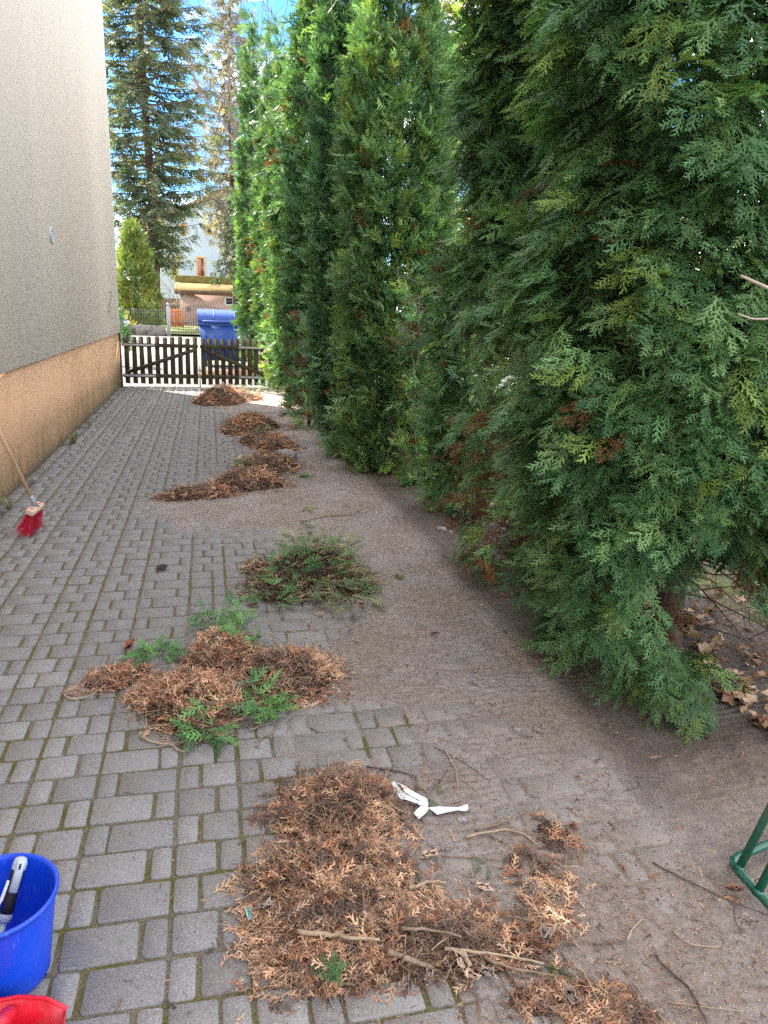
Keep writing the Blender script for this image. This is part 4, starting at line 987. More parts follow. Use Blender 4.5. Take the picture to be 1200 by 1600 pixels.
def heap(label, E, n, size, seed, mixw=(.5, .2, .3), twigs=.15, green=None, grey=False, lift=1.):
    """mixw: orange, tan, dark shares"""
    r = np.random.RandomState(seed); PILES.append(E); c = np.mean([[e[0], e[1]] for e in E], 0)
    t = empty('debris_heap', (c[0], c[1], 0), label, 'debris heap', 'heaps of raked thuja litter along the drive')
    x0, x1 = min(e[0]-e[2] for e in E)-.02, max(e[0]+e[2] for e in E)+.02; y0, y1 = min(e[1]-e[3]*1.2 for e in E)-.02, max(e[1]+e[3]*1.2 for e in E)+.02
    st_ = max(.012, size*.16)
    def hz(X, Y): H = ell_h(E, X, Y); return np.where(H > 0, H*(.72+.5*vnoise(X, Y, seed, size*.8)+.4*vnoise(X, Y, seed+1, size*.35))+.002, -.05)
    me = sheet('core', np.arange(x0, x1, st_), np.arange(y0, y1, st_), hz, M['mound'], -.01)
    V = np.zeros(len(me.vertices)*3, np.float32); me.vertices.foreach_get('co', V); V = V.reshape(-1, 3); V[:, :2] -= c; me.vertices.foreach_set('co', V.ravel())
    add('core', me, t, world=False)
    area = np.array([e[2]*e[3]*e[6] for e in E]); i = r.choice(len(E), n, p=area/area.sum()); EE = np.array(E)[i]
    rr = r.rand(n)**.55*1.04; rr = np.where(r.rand(n) < .14, r.uniform(.95, 1.38, n), rr); th = r.uniform(0, 2*math.pi, n); u, v = rr*np.cos(th)*EE[:, 2], rr*np.sin(th)*EE[:, 3]; co, si = np.cos(EE[:, 4]), np.sin(EE[:, 4])
    X, Y = EE[:, 0]+u*co-v*si, EE[:, 1]+u*si+v*co
    gz = np.maximum(soil_z(X[None], Y[None])[0], 0); H = ell_h(E, X, Y); z = np.maximum(H*r.uniform(.72, 1.08, n), gz)+.004
    A = r.uniform(0, 2*math.pi, n); tilt = np.clip(H/.05, .25, 1)
    ax = np.stack([np.cos(A), np.sin(A), r.normal(0, .38, n)*tilt], 1); nm = np.stack([r.normal(0, .6, n)*tilt, r.normal(0, .6, n)*tilt, np.ones(n)], 1)
    kinds = r.choice(3, n, p=np.array(mixw)/sum(mixw)); col = np.empty((n, 3))
    for k, pal in enumerate((GREYG if grey else ORANGE, TANS, DARKS)): q = kinds == k; col[q] = pal[r.randint(0, len(pal), q.sum())]
    zone = vnoise(X, Y, seed+7, size*1.7)+.5*vnoise(X, Y, seed+8, size*.7); dk = zone+r.normal(0, .12, n) < -.22; col[dk] = DARKS[r.randint(0, 4, dk.sum())]*1.1; lt = zone+r.normal(0, .12, n) > .3; col[lt] = col[lt]*.4+TANS[r.randint(0, 3, lt.sum())]*.7; col *= lift*(1+.5*zone)[:, None]*r.uniform(.75, 1.25, (n, 1))
    S = size*r.uniform(.4, 1.35, n); tw = r.rand(n) < twigs
    P = np.stack([X, Y, z], 1); Rm = frames(ax, nm); P -= np.einsum('nij,j->ni', Rm, [0, .45, 0])*S[:, None]; P[:, 2] = np.maximum(P[:, 2], gz+.003)
    V, F, C = scatter(DRY if size > .04 else DRYS, r.randint(0, 4, n)[~tw], P[~tw], Rm[~tw], S[~tw], col[~tw])
    o = add('dry_sprays', nmesh('dry_sprays', V-np.array([c[0], c[1], 0]), [F], M['dry'], C), t, world=False); o['kind'] = 'stuff'
    nc = int(n*.9); ic = r.randint(0, n, nc); q = P[ic]+np.stack([r.normal(0, size*.5, nc), r.normal(0, size*.5, nc), r.uniform(-.2, .15, nc)*size], 1)
    q[:, 2] = np.maximum(q[:, 2], np.maximum(soil_z(q[:, 0][None], q[:, 1][None])[0], 0)+.002); A2 = r.uniform(0, 2*math.pi, nc)
    V, F, C = scatter([TW[0], TW[1], TW[2], TW[3]], r.randint(0, 4, nc), q, frames(np.stack([np.cos(A2), np.sin(A2), r.normal(0, .35, nc)], 1), r.normal(0, 1, (nc, 3))+[0, 0, 1]), size*r.uniform(.25, 1.1, nc), np.concatenate([DARKS, DARKS*1.3, TANS*.9])[r.randint(0, 11, nc)]*lift)
    add('crumbs', nmesh('crumbs', V-np.array([c[0], c[1], 0]), [F], M['dry'], C), t, world=False)['kind'] = 'stuff'
    ct = np.array([[.25, .18, .12], [.36, .28, .18], [.14, .10, .075]])[r.randint(0, 3, tw.sum())]
    if tw.sum():
      V, F, C = scatter(TW, r.randint(0, 4, tw.sum()), P[tw], Rm[tw], S[tw]*1.7, ct)
      o = add('twiglets', nmesh('twiglets', V-np.array([c[0], c[1], 0]), [F], M['dry'], C), t, world=False); o['kind'] = 'stuff'
    for (gx, gy, rad_, gn, pal, hh) in (green or []):
        g = gp(gx, gy); g = gp(gx, gy, ell_h(E, g[0], g[1])*.9); n2 = gn; a = r.uniform(0, 2*math.pi, n2); q = r.rand(n2)**.5*rad_
        X, Y = g[0]+q*np.cos(a), g[1]+q*np.sin(a); z = np.maximum(ell_h(E, X, Y), .004)+r.rand(n2)*hh; A = a+r.normal(0, .9, n2)
        ax = np.stack([np.cos(A), np.sin(A), r.uniform(-.2, .7, n2)], 1); nm = np.stack([r.normal(0, .5, n2), r.normal(0, .5, n2)-.3, np.ones(n2)], 1)
        V, F, C = scatter(HI, r.randint(0, 5, n2), np.stack([X, Y, z], 1), frames(ax, nm), max(size, .09)*r.uniform(.8, 1.3, n2), pal[r.randint(0, 3, n2)]*r.uniform(.7, 1.3, (n2, 1)))
        add('green_sprays', nmesh('green_sprays', V-np.array([c[0], c[1], 0]), [F], M['foliage'], C), t, world=False)['kind'] = 'stuff'
    return t
heap('large heap of orange dead thuja sprays nearest the camera, beside the white tape',
     [ell(530, 1270, .21, .20, .085), ell(520, 1380, .235, .17, .095), ell(560, 1480, .26, .13, .06), ell(470, 1460, .13, .12, .05), ell(790, 1475, .21, .09, .011, .1, .40), ell(845, 1385, .10, .15, .007, 0, .28), ell(690, 1460, .16, .10, .03), ell(870, 1310, .06, .09, .008, 0, .4)],
     5400, .060, 1, (.46, .28, .40), .22, lift=1.25)
heap('small heap of rusty sprays and curled leaves at the bottom edge of the scene', [ell(945, 1590, .10, .075, .026), ell(850, 1560, .10, .05, .008, 0, .35)], 600, .055, 2, (.65, .15, .2), .2, lift=1.3)
heap('wide rusty heap with fresh green sprigs, second from the camera',
     [ell(310, 1100, .22, .22, .12), ell(440, 1060, .25, .22, .11), ell(350, 1035, .17, .22, .13), ell(250, 1085, .12, .12, .05), ell(185, 1060, .15, .09, .045, .5, .7)],
     4000, .075, 3, (.58, .2, .22), .28, lift=1.3, green= [(345, 985, .12, 60, GREENS*1.25, .12), (245, 1035, .08, 34, GREENS*1.25, .06), (405, 1105, .10, 52, GREENS*1.3, .06), (325, 1148, .085, 40, GREENS*1.3, .035), (378, 1015, .07, 26, GREENS*1.1, .09)])
heap('dull green heap of clipped thuja sprays, third from the camera',
     [ell(490, 905, .30, .33, .19), ell(440, 920, .20, .22, .09), ell(540, 915, .18, .22, .10), ell(410, 890, .12, .18, .04, 0, .7)],
     2000, .095, 4, (.6, .25, .25), .2, [(450, 895, .14, 46, GREENS*1.1, .12), (500, 880, .26, 110, GREYG*1.1, .15), (545, 922, .18, 60, GREYG*1.1, .10), (425, 930, .11, 26, GREENS, .06), (530, 895, .16, 30, GREENS, .14)], grey=True)
heap('long low heap of brown twigs reaching out over the pavers', [ell(390, 757, .34, .30, .13), ell(320, 772, .32, .20, .07), ell(275, 778, .18, .12, .035)], 1300, .10, 5, (.6, .15, .25), .4, lift=1.45)
heap('reddish brown heap with a grey stone against it', [ell(420, 728, .32, .40, .12), ell(400, 742, .25, .3, .10), ell(432, 700, .27, .38, .09)], 1200, .11, 6, (.68, .12, .2), .2, lift=1.45, green=[(388, 725, .1, 16, GREENS, .05)])
heap('dark russet heap with a green tuft, sixth from the camera', [ell(392, 666, .38, .60, .16), ell(415, 690, .32, .4, .10), ell(372, 674, .22, .4, .08)], 1200, .12, 7, (.62, .08, .3), .2, lift=1.45, green=[(410, 678, .13, 14, GREENS, .05)])
heap('farthest heap before the gate, its top catching the sun', [ell(347, 626, .40, .75, .25), ell(328, 629, .28, .5, .14), ell(372, 622, .45, .5, .11)], 1000, .13, 8, (.65, .13, .22), .15, lift=1.45, green=[(350, 618, .12, 12, GREENS, .05), (385, 612, .28, 26, GREYG*1.2, .1)])
heap('drift of reddish leaves on the street at the foot of the blue container', [ell(345, 587, .6, .5, .10), ell(390, 585, .5, .6, .12)], 400, .15, 9, (.75, .2, .1), .0)

# loose needles, crumbs and bits lying on soil and paving
r = np.random.RandomState(77)
def spread_bits(n, poly_t, y0, y1, seed):
    r = np.random.RandomState(seed); u = r.rand(n); Y = 1/(1/y0+(1/y1-1/y0)*u); X = r.uniform(-1.55, 2.1, n); t = soil_mm(X[None], Y[None])[0]
    edge = np.interp(X, [-1.55, -.45, .15, .6], [.012, .04, .22, .5]); k = r.rand(n) < np.where(t > -3, .95, edge); return X[k], Y[k]
X, Y = spread_bits(34000, None, .95, 15., 5); n = len(X); z = np.maximum(soil_z(X[None], Y[None])[0], .0005)+.0025
kk = r.rand(n); A = r.uniform(0, 2*math.pi, n); ax = np.stack([np.cos(A), np.sin(A), r.normal(0, .12, n)], 1); nm = np.stack([r.normal(0, .3, n), r.normal(0, .3, n), np.ones(n)], 1)
BIT = [(np.array([[-.06, 0, 0], [.06, 0, 0], [.03, 1, .05], [-.03, 1, .05]])*[1, 1, 1], np.array([[0, 1, 2, 3]])), (np.array([[-.25, 0, 0], [.3, .1, .1], [.2, .9, .2], [-.3, .8, 0]]), np.array([[0, 1, 2, 3]])), twigt(9), DRYS[1]]
k = np.where(kk < .45, 0, np.where(kk < .86, 1, np.where(kk < .95, 2, 3))); sc = np.choose(k, [.013*np.ones(n), .0045*np.ones(n), .034*np.ones(n), .034*np.ones(n)])*r.uniform(.5, 1.6, n)*(1+.05*Y)
pal = np.concatenate([ORANGE, TANS, DARKS, TANS*1.25]); col = pal[r.randint(0, len(pal), n)]*r.uniform(.7, 1.2, (n, 1))
V, F, C = [], [], []; off = 0
for t in range(4):
    q = k == t; v_, f_, c_ = scatter([BIT[t]], np.zeros(q.sum(), int), np.stack([X, Y, z], 1)[q], frames(ax[q], nm[q]), sc[q], col[q]); V.append(v_); F.append(f_+off); C.append(c_); off += len(v_)
o = add('needle_litter', nmesh('needle_litter', np.concatenate(V), F, M['dry'], np.concatenate(C))); tag(o, 'scattered brown thuja needles and crumbs on the soil strip', 'litter', kind='stuff')
# leaf litter and dry grass in the sunny garden behind the hedge
n = 6000; X = 2.2+6.5*r.rand(n)**1.9; Y = 1.75+14*r.rand(n)**1.35; A = r.uniform(0, 2*math.pi, n)
def leaf_mesh_arr(seed, curl=.25):
    r = np.random.RandomState(seed); m_ = 9; a = np.linspace(0, 2*math.pi, m_, endpoint=False); rad = .5*(.75+.3*np.cos(2*a)+.22*np.cos(5*a))*r.uniform(.85, 1.15, m_)
    V = [[0, 0, 0]]+[[rad[i]*math.cos(a[i])*.8, rad[i]*math.sin(a[i]), curl*r.uniform(-.4, 1)*rad[i]] for i in range(m_)]
    return np.array(V), np.array([[0, 1+i, 1+(i+1) % m_] for i in range(m_)])
LV = [leaf_mesh_arr(s, .6) for s in range(4)]
ax = np.stack([np.cos(A), np.sin(A), r.normal(0, .3, n)], 1); nm = np.stack([r.normal(0, .4, n), r.normal(0, .4, n), np.ones(n)], 1)
zz = np.where(X < 2.86, soil_z(X[None], Y[None])[0]+.012, -.055)+r.uniform(0, .015, n)
LP = np.array([[.42, .28, .17], [.50, .36, .24], [.33, .18, .10], [.25, .14, .09]])  # pale tones put sunlit brightness into leaves lying in shade near the hedge
V, F, C = scatter(LV, r.randint(0, 4, n), np.stack([X, Y, zz], 1), frames(ax, nm), r.uniform(.05, .11, n), LP[r.randint(0, 4, n)])
o = add('leaf_litter', nmesh('leaf_litter', V, [F], M['dry'], C)); tag(o, 'pale brown leaf litter on the garden ground behind the hedge', 'litter', kind='stuff')
BL = [(np.array([[-.03, 0, 0], [.03, 0, 0], [.02, .2, .6], [0, .45, 1.]]), np.array([[0, 1, 2, 3]]))]
n = 7000; X = r.uniform(3.6, 12, n); Y = r.uniform(2.5, 16, n); A = r.uniform(0, 2*math.pi, n); keep = vnoise(X, Y, 31, 1.2) > -.05; X, Y, A = X[keep], Y[keep], A[keep]; n = len(X)
V, F, C = scatter(BL, np.zeros(n, int), np.stack([X, Y, 0*X-.075], 1), frames(np.stack([np.cos(A), np.sin(A), 0*A], 1), np.tile([0, 0, 1.], (n, 1))), r.uniform(.1, .2, n), np.array([[.16, .22, .05], [.28, .28, .10], [.10, .17, .04]])[r.randint(0, 3, n)])
o = add('grass', nmesh('grass', V, [F], M['foliage_far'], C)); tag(o, 'patchy sunlit grass in the garden behind the hedge', 'grass', kind='stuff')

# ---------------------------------------------------------------- broom leaning at the house wall
bp = gp(46, 838); bz = .0
u_ = unit(np.array([.34, 0, .94])); ln = unit(np.array([.10, 1., 0])); sd_ = np.cross(ln, u_); ln = unit(np.cross(u_, sd_))
hc = np.array([bp[0]+.03, bp[1]+.10, .175]); B3 = np.stack([sd_, ln, u_], 1)
broom = empty('broom', tuple(bp), 'street broom with red bristles and wooden handle standing on the pavers by the wall', 'broom')
add('head', MB().box((-.030, -.13, -.02), (.030, .13, .02), (B3, hc), bev=.006).mesh('head', M['block']), broom)
for k in (-1, 1): add('peg_hole', MB().tube([hc+B3@[.0, k*.085, .0195], hc+B3@[.0, k*.085, .0215]], .011, 10).mesh('peg_hole', M['red']), broom)
q = []; rr = np.random.RandomState(3); T3 = (np.array([[-.5, 0, 0], [.5, 0, 0], [.35, 1, 0], [-.35, 1, 0]])*[.011, 1, 1], np.array([[0, 1, 2, 3]]))
nb = 900; a0 = rr.uniform(-.026, .026, nb); b0 = rr.uniform(-.125, .125, nb)
P = hc+np.stack([a0, b0, np.full(nb, -.02)], 1)@B3.T
D = np.stack([a0*8+rr.normal(0, .05, nb)+.02, b0*1.2+rr.normal(0, .05, nb), -np.ones(nb)], 1)@B3.T
Ls = rr.uniform(.13, .165, nb); E_ = P+unit(D)*Ls[:, None]; low = E_[:, 2] < .003; Ls[low] *= ((P[:, 2]-.003)/(P[:, 2]-E_[:, 2]))[low]
V, F, C = scatter([T3], np.zeros(nb, int), P, frames(D, rr.normal(0, 1, (nb, 3))), np.maximum(Ls, .03), np.array([[.62, .022, .06]])*rr.uniform(.6, 1.3, (nb, 1)))
o = add('bristles', nmesh('bristles', V-bp, [F], M['bristle'], C), broom, world=False); o['kind'] = 'stuff'
hd = at(6, 690, 5.32)
h0 = hc+u_*.02; hdv = unit(hd-h0); hL = (WX+.035-h0[0])/hdv[0]
add('handle', MB().tube([h0+hdv*.02, h0+hdv*.5, h0+hdv*min(hL, 1.45)], .0135, 12).mesh('handle', M['beech'], True), broom)
add('socket', MB().tube([h0-hdv*.005, h0+hdv*.10], [.021, .0155], 10).mesh('socket', M['steel']), broom)
add('bracket', MB().box((-.024, -.02, .0202), (.024, .02, .025), (B3, hc), bev=.002).mesh('bracket', M['steel']), broom)

# ---------------------------------------------------------------- blue bucket with a hand tool, red dustpan
bc = gp(8, 1522); bc = np.array([bc[0], bc[1], 0.]); bc[0] -= 0
bucket = empty('bucket', tuple(bc), 'blue plastic bucket standing on the pavers, a hand tool inside', 'bucket')
H_, rb, rt = .245, .106, .136
prof = [(.0005, .004), (rb-.006, .004), (rb, .010), (rb+.002, .03), (rt-.003, H_-.03), (rt, H_-.012), (rt+.006, H_-.010), (rt+.007, H_-.003), (rt+.003, H_), (rt-.002, H_-.001), (rt-.005, H_-.01), (rt-.008, H_-.03), (rb-.002, .03), (rb-.008, .014), (.0005, .012)]
add('body', MB().lathe(prof, tuple(bc), 64).mesh('body', M['blue'], True), bucket)
add('ear', MB().box((bc[0]-.02, bc[1]+rt-.002, H_-.045), (bc[0]+.02, bc[1]+rt+.012, H_-.012), bev=.004).mesh('ear', M['blue']), bucket)
add('ear', MB().box((bc[0]-.02, bc[1]-rt-.012, H_-.045), (bc[0]+.02, bc[1]-rt+.002, H_-.012), bev=.004).mesh('ear', M['blue']), bucket)
add('bail', MB().tube([(bc[0]-.148*math.sin(t)-.0, bc[1]+.148*math.cos(t), H_-.028-.012*math.sin(t)) for t in np.linspace(0, math.pi, 22)], .0028, 6).mesh('bail', M['steel'], True), bucket)
# hand tool leaning in it: grey and black grip, grey shank
ta = at(33, 1343, float(bc[1])+.10); tb = at(2, 1455, float(bc[1])+.03)
td = unit(tb-ta); tool = empty('hand_tool', tuple(ta), 'hand weeder with grey and black grip leaning in the blue bucket', 'garden tool')
side = unit(np.cross(td, ta-np.array([0, 0, CH]))); nrm_ = np.cross(side, td); side = side if nrm_ @ (np.array([0, 0, CH])-ta) > 0 else -side; nrm_ = np.cross(side, td); TB_ = np.stack([side, td, nrm_], 1)
L_ = float(np.linalg.norm(tb-ta))
def oval(prof, w=1., t=.75, n=14):
    V = []; th = np.arange(n)*2*math.pi/n
    for (y, r0) in prof: V.append(ta+np.stack([np.cos(th)*r0*w, np.full(n, y), np.sin(th)*r0*t], 1)@TB_.T)
    m_ = MB(); k = len(prof); m_.put(np.concatenate(V), [[i*n+j, i*n+(j+1) % n, (i+1)*n+(j+1) % n, (i+1)*n+j] for i in range(k-1) for j in range(n)])
    for b in (0, (k-1)*n): m_.put(np.concatenate(V)[b:b+n], [[0, j, j+1] for j in range(1, n-1)])
    return m_
add('grip', oval([(-.004, .006), (.0, .013), (.012, .0165), (.035, .0160), (.07, .0145), (.10, .0155), (.125, .0165), (.131, .012)]).mesh('grip', M['black'], True), tool)
add('inlay', MB().box((-.0125, .0, .0035), (.0085, .078, .0150), (TB_, ta), bev=.004).mesh('inlay', M['grey']), tool)
add('end_cap', oval([(-.007, .007), (-.004, .0135), (.006, .0172), (.022, .0172), (.026, .015)]).mesh('end_cap', M['grey'], True), tool)
add('hang_hole', MB().box((-.0045, .006, .0150), (.0005, .020, .0156), (TB_, ta), bev=.0003).mesh('hang_hole', M['dark']), tool)
add('ferrule', oval([(.129, .014), (.133, .0165), (.147, .0160), (.150, .011)]).mesh('ferrule', M['grey'], True), tool)
add('shank', MB().tube([ta+TB_@[0, .146, 0], ta+TB_@[0, .22, 0], ta+TB_@[0, .265, -.004]], [.0085, .0075, .004], 10).mesh('shank', M['grey'], True), tool)
tagm = nmesh('strap_tag', [ta+TB_@np.array(p) for p in ([.012, .05, .006], [.019, .05, .004], [.024, .10, .002], [.021, .112, .003], [.016, .098, .004])], [[[0, 1, 2], [0, 2, 4], [2, 3, 4]]], M['white'])
add('strap', tagm, tool)
# dustpan, its scoop towards the bucket
dc = gp(104, 1578, .07); pan = empty('dustpan', (float(dc[0])-.11, float(dc[1])-.02, 0), 'red plastic dustpan lying on the pavers below the blue bucket', 'dustpan')
ox, oy = float(dc[0]), float(dc[1])
outer = [(0, 0), (-.05, .035), (-.11, .052), (-.17, .050), (-.22, .035), (-.255, .005)]
bw = MB(); t_ = .0032
for inset, name in ((0, 'o'),): pass
n = len(outer); tp = [np.array([ox+p[0], oy+p[1], .072]) for p in outer]; bt = [np.array([ox+p[0]*.93-.008, oy+p[1]*.9-.012, .006]) for p in outer]
inn_t = [p+np.array([0, -.004, 0]) for p in tp]; inn_b = [p+np.array([0, -.005, .002]) for p in bt]
V = tp+bt+inn_t+inn_b; F = []
for i in range(n-1):
    F += [[i, i+1, n+i+1, n+i], [2*n+i, 2*n+i+1, 3*n+i+1, 3*n+i], [i, i+1, 2*n+i+1, 2*n+i], [n+i, n+i+1, 3*n+i+1, 3*n+i]]
F += [[0, n, 3*n, 2*n], [n-1, 2*n-1, 4*n-1, 3*n-1]]
bw.put(V, F); add('back_wall', bw.mesh('back_wall', M['red']), pan)
rimP = [p+np.array([0, .001, .002]) for p in tp]; add('rim', MB().tube(rimP, .0048, 8).mesh('rim', M['red'], True), pan)
fl = MB(); fb = [p.copy() for p in inn_b]; front = [np.array([ox+.012, oy-.235, .003]), np.array([ox-.275, oy-.235, .003])]
poly = fb+front[::-1]; k = len(poly); lowp = [p-np.array([0, 0, .003]) for p in poly]
fl.put(poly+lowp, [[i, (i+1) % k, k+(i+1) % k, k+i] for i in range(k)]); fl.put(poly, [[0, j, j+1] for j in range(1, k-1)]); fl.put(lowp, [[0, j, j+1] for j in range(1, k-1)])
add('floor', fl.mesh('floor', M['red']), pan)
for s_, a, f_ in ((1, tp[0], front[0]), (-1, tp[-1], front[1])):
    b_ = fb[0] if s_ > 0 else fb[-1]; off = np.array([-.004*s_, 0, 0]); w = MB(); q = [a, b_, f_, f_+np.array([0, .0, .012])]
    w.put(q+[p+off for p in q], [[0, 1, 2, 3], [4, 5, 6, 7], [0, 1, 5, 4], [1, 2, 6, 5], [2, 3, 7, 6], [3, 0, 4, 7]]); add('side_wall', w.mesh('side_wall', M['red']), pan)
hm = np.array([ox-.125, oy+.0, .06]); hb = MB()
hb.tube([hm+np.array(p) for p in ([0, .03, -.002], [0, .0, .022], [-.004, -.05, .05], [-.006, -.12, .062], [-.006, -.16, .058])], [.016, .017, .016, .015, .012], 12)
add('handle', hb.mesh('handle', M['red'], True), pan)

# ---------------------------------------------------------------- green tubular frame on the soil
g0 = gp(1137, 1350, .015); ga1 = gp(1215, 1318, .015); ga2 = gp(1225, 1447, .015)
d1, d2 = unit(ga1-g0), unit(ga2-g0); rt_ = .013
loop = [g0+d1*.42, g0+d1*.2, g0+d1*.05, g0+d1*.018+d2*.006, g0+d2*.018+d1*.006, g0+d2*.05, g0+d2*.2, g0+d2*.42]
zf = .028; loop = [np.array([p[0], p[1], zf]) for p in loop]
fr_ = empty('tubular_frame', tuple(g0), 'dark green painted tubular metal stand on the dusty soil at the frame edge', 'metal stand')
far1, far2 = loop[0], loop[-1]; corner = far1+(far2-np.array([g0[0], g0[1], zf]))
bl_ = MB().tube(loop, rt_, 10).tube([far1, corner, far2], rt_, 10); add('base_loop', bl_.mesh('base_loop', M['green_paint'], True), fr_)
u1 = gp(1153, 1360, zf); t1 = at(1204, 1262, float(u1[1])+.02); v1 = unit(t1-u1)
u2 = gp(1182, 1398, zf); v2 = v1
tops = []
for a, v in ((u1, v1), (u2, v2)): add('upright', MB().tube([a-v*.004, a+v*.3, a+v*.62], rt_*.95, 10).mesh('upright', M['green_paint'], True), fr_); tops.append(a+v*.62)
add('top_bar', MB().tube([tops[0]+(tops[0]-tops[1])*.2, tops[1]+(tops[1]-tops[0])*.2], rt_, 10).mesh('top_bar', M['green_paint'], True), fr_)
for a, v in ((u1, v1), (u2, v2)): add('weld', MB().tube([a+v*.004, a+v*.016], [.018, .0145], 10).mesh('weld', M['green_paint'], True), fr_)

# ---------------------------------------------------------------- white tape, paper scrap, cone, stones
def ribbon(pts, w, z=.006, zv=None):
    """pts: pixel pairs (edge a, edge b) along the tape"""
    V = []
    for i, (a, b) in enumerate(pts):
        for q in (a, b): g = gp(q[0], q[1]); zz = top_z(g[0], g[1])+z+(zv[i] if zv else 0); V.append(gp(q[0], q[1], zz))
    F = [[2*i, 2*i+1, 2*i+3, 2*i+2] for i in range(len(pts)-1)]; return V, F
tp_ = [(( 591.5+x/7.06), (1190+y/7.06)) for x, y in ()]
def zz_(l): return [((590+a/7.06, 1190+b/7.06), (590+c/7.06, 1190+d/7.06)) for a, b, c, d in l]
tape = empty('plastic_tape', tuple(gp(665, 1245)), 'twisted strip of white plastic tape on the dusty paving beside the large heap', 'tape')
secs = [('strand', zz_([(150, 225, 185, 215), (205, 345, 265, 320), (245, 410, 300, 345), (285, 420, 305, 340)]), [0, .006, .01, .012]),
        ('strand', zz_([(185, 215, 215, 235), (265, 265, 300, 265), (300, 335, 345, 300), (370, 380, 400, 330), (520, 455, 545, 410), (540, 490, 560, 480)]), [.002, .012, .016, .012, .010, .006]),
        ('strand', zz_([(295, 415, 300, 345), (400, 450, 390, 350), (460, 478, 430, 425), (540, 500, 545, 450)]), [.008, .006, .007, .009]),
        ('tail', zz_([(540, 480, 480, 485), (570, 510, 440, 520), (530, 570, 400, 565), (455, 635, 395, 570)]), [.004, .007, .007, .003]),
        ('tail', zz_([(560, 505, 600, 500), (660, 585, 690, 495), (760, 560, 770, 498), (880, 535, 880, 505), (960, 545, 990, 470), (985, 540, 1005, 515)]), [.004, .008, .004, .003, .006, .003])]
for ti, (nm_, pr, zv) in enumerate(secs):
    V, F = ribbon(pr, 0, .003+.0016*ti, zv); o = add(nm_, nmesh(nm_, V, [F], M['white_tape'], smooth=False), tape)
sg = gp(388, 1426); scrap = empty('paper_scrap', tuple(sg), 'small white scrap of packaging with teal print at the edge of the large heap', 'litter scrap')
pz = [(382, 1416), (392, 1415), (395, 1421), (393, 1436), (387, 1438), (385, 1428), (380, 1424)]
V = [gp(a, b, .012+.006*math.sin(i*2.)) for i, (a, b) in enumerate(pz)]
o = add('wrapper', nmesh('wrapper', V, [[[0, i, i+1] for i in range(1, 6)]], M['white']), scrap); o.modifiers.new('thick', 'SOLIDIFY').thickness = .001
V = [gp(a, b, .0165+.004*math.sin(i)) for i, (a, b) in enumerate([(385.5, 1418), (389, 1417), (391.5, 1432), (388.5, 1434)])]
add('print', nmesh('print', V, [[[0, 1, 2], [0, 2, 3]]], M['teal']), scrap)
# pine cone
pc_ = gp(253, 891); cone = empty('pine_cone', tuple(pc_), 'small dark pine cone lying alone on the pavers', 'pine cone')
r = np.random.RandomState(4); M['cone'] = varied('cone_scale', (.06, .04, .03), (.17, .115, .085), 60, .9); sc_ = MB()
dax = unit(np.array([.8, .4, .12])); Bc = np.stack([dax, unit(np.cross([0, 0, 1], dax)), np.cross(dax, unit(np.cross([0, 0, 1], dax)))], 1)
sc_.lathe([(.0004, -.03), (.009, -.022), (.011, 0), (.007, .02), (.0004, .03)], (0, 0, 0), 8); V0 = np.concatenate(sc_.V)[:, [2, 0, 1]]
sc2 = MB(); sc2.put(V0@Bc.T+pc_+[0, 0, .019], np.concatenate(sc_.F4)); add('core', sc2.mesh('core', M['cone']), cone)
for k in range(44):
    u = k/43; a = k*2.4; x = -.03+.058*u; rad = .010+.013*math.sin(math.pi*min(1, u*.9+.12)); o_ = np.array([0, math.cos(a), math.sin(a)]); tg = np.array([0, -math.sin(a), math.cos(a)])
    b0_ = np.array([x, 0, 0])+o_*.007; tip = np.array([x-.006+.012*u, 0, 0])+o_*rad; w_ = .0058
    q = [b0_-tg*.003, b0_+tg*.003, tip+tg*w_, tip-tg*w_, tip+o_*.002+np.array([.003, 0, 0])]
    add('scale', nmesh('scale', [Bc@p+pc_+[0, 0, .019] for p in q], [[[0, 1, 2], [0, 2, 3], [3, 2, 4]]], M['cone']), cone).modifiers.new('thick', 'SOLIDIFY').thickness = .0014
def rock(px_, py_, rad, seed, label, mt='stone', flat=.6):
    r = np.random.RandomState(seed); g = gp(px_, py_); import bmesh
    b = bmesh.new(); bmesh.ops.create_icosphere(b, subdivisions=2, radius=1.); me = bpy.data.meshes.new('stone')
    for v in b.verts: p = np.array(v.co); k = 1+.35*float(vnoise(p[0]*1.3+p[2], p[1]*1.3-p[2], seed, .7)); v.co = (p[0]*k*rad*1.15, p[1]*k*rad*.9, p[2]*k*rad*flat)
    b.to_mesh(me); b.free(); me.materials.append(M[mt]); z = top_z(g[0], g[1])
    return tag(add('stone', me, None, (g[0], g[1], z+rad*flat*.35), (0, 0, r.rand()*6)), label, 'stone')
rock(445, 715, .13, 1, 'grey broken lump of concrete lying against the reddish brown heap', flat=.55)
rock(690, 832, .035, 2, 'grey stone at the foot of the hedge, opposite the second thuja'); rock(703, 838, .02, 5, 'smaller reddish stone beside the grey one at the hedge foot')
rock(807, 1142, .017, 3, 'small pale pebble on the swept soil before the nearest thuja'); rock(722, 1283, .016, 6, 'flat pale pebble in the dust under the white tape')

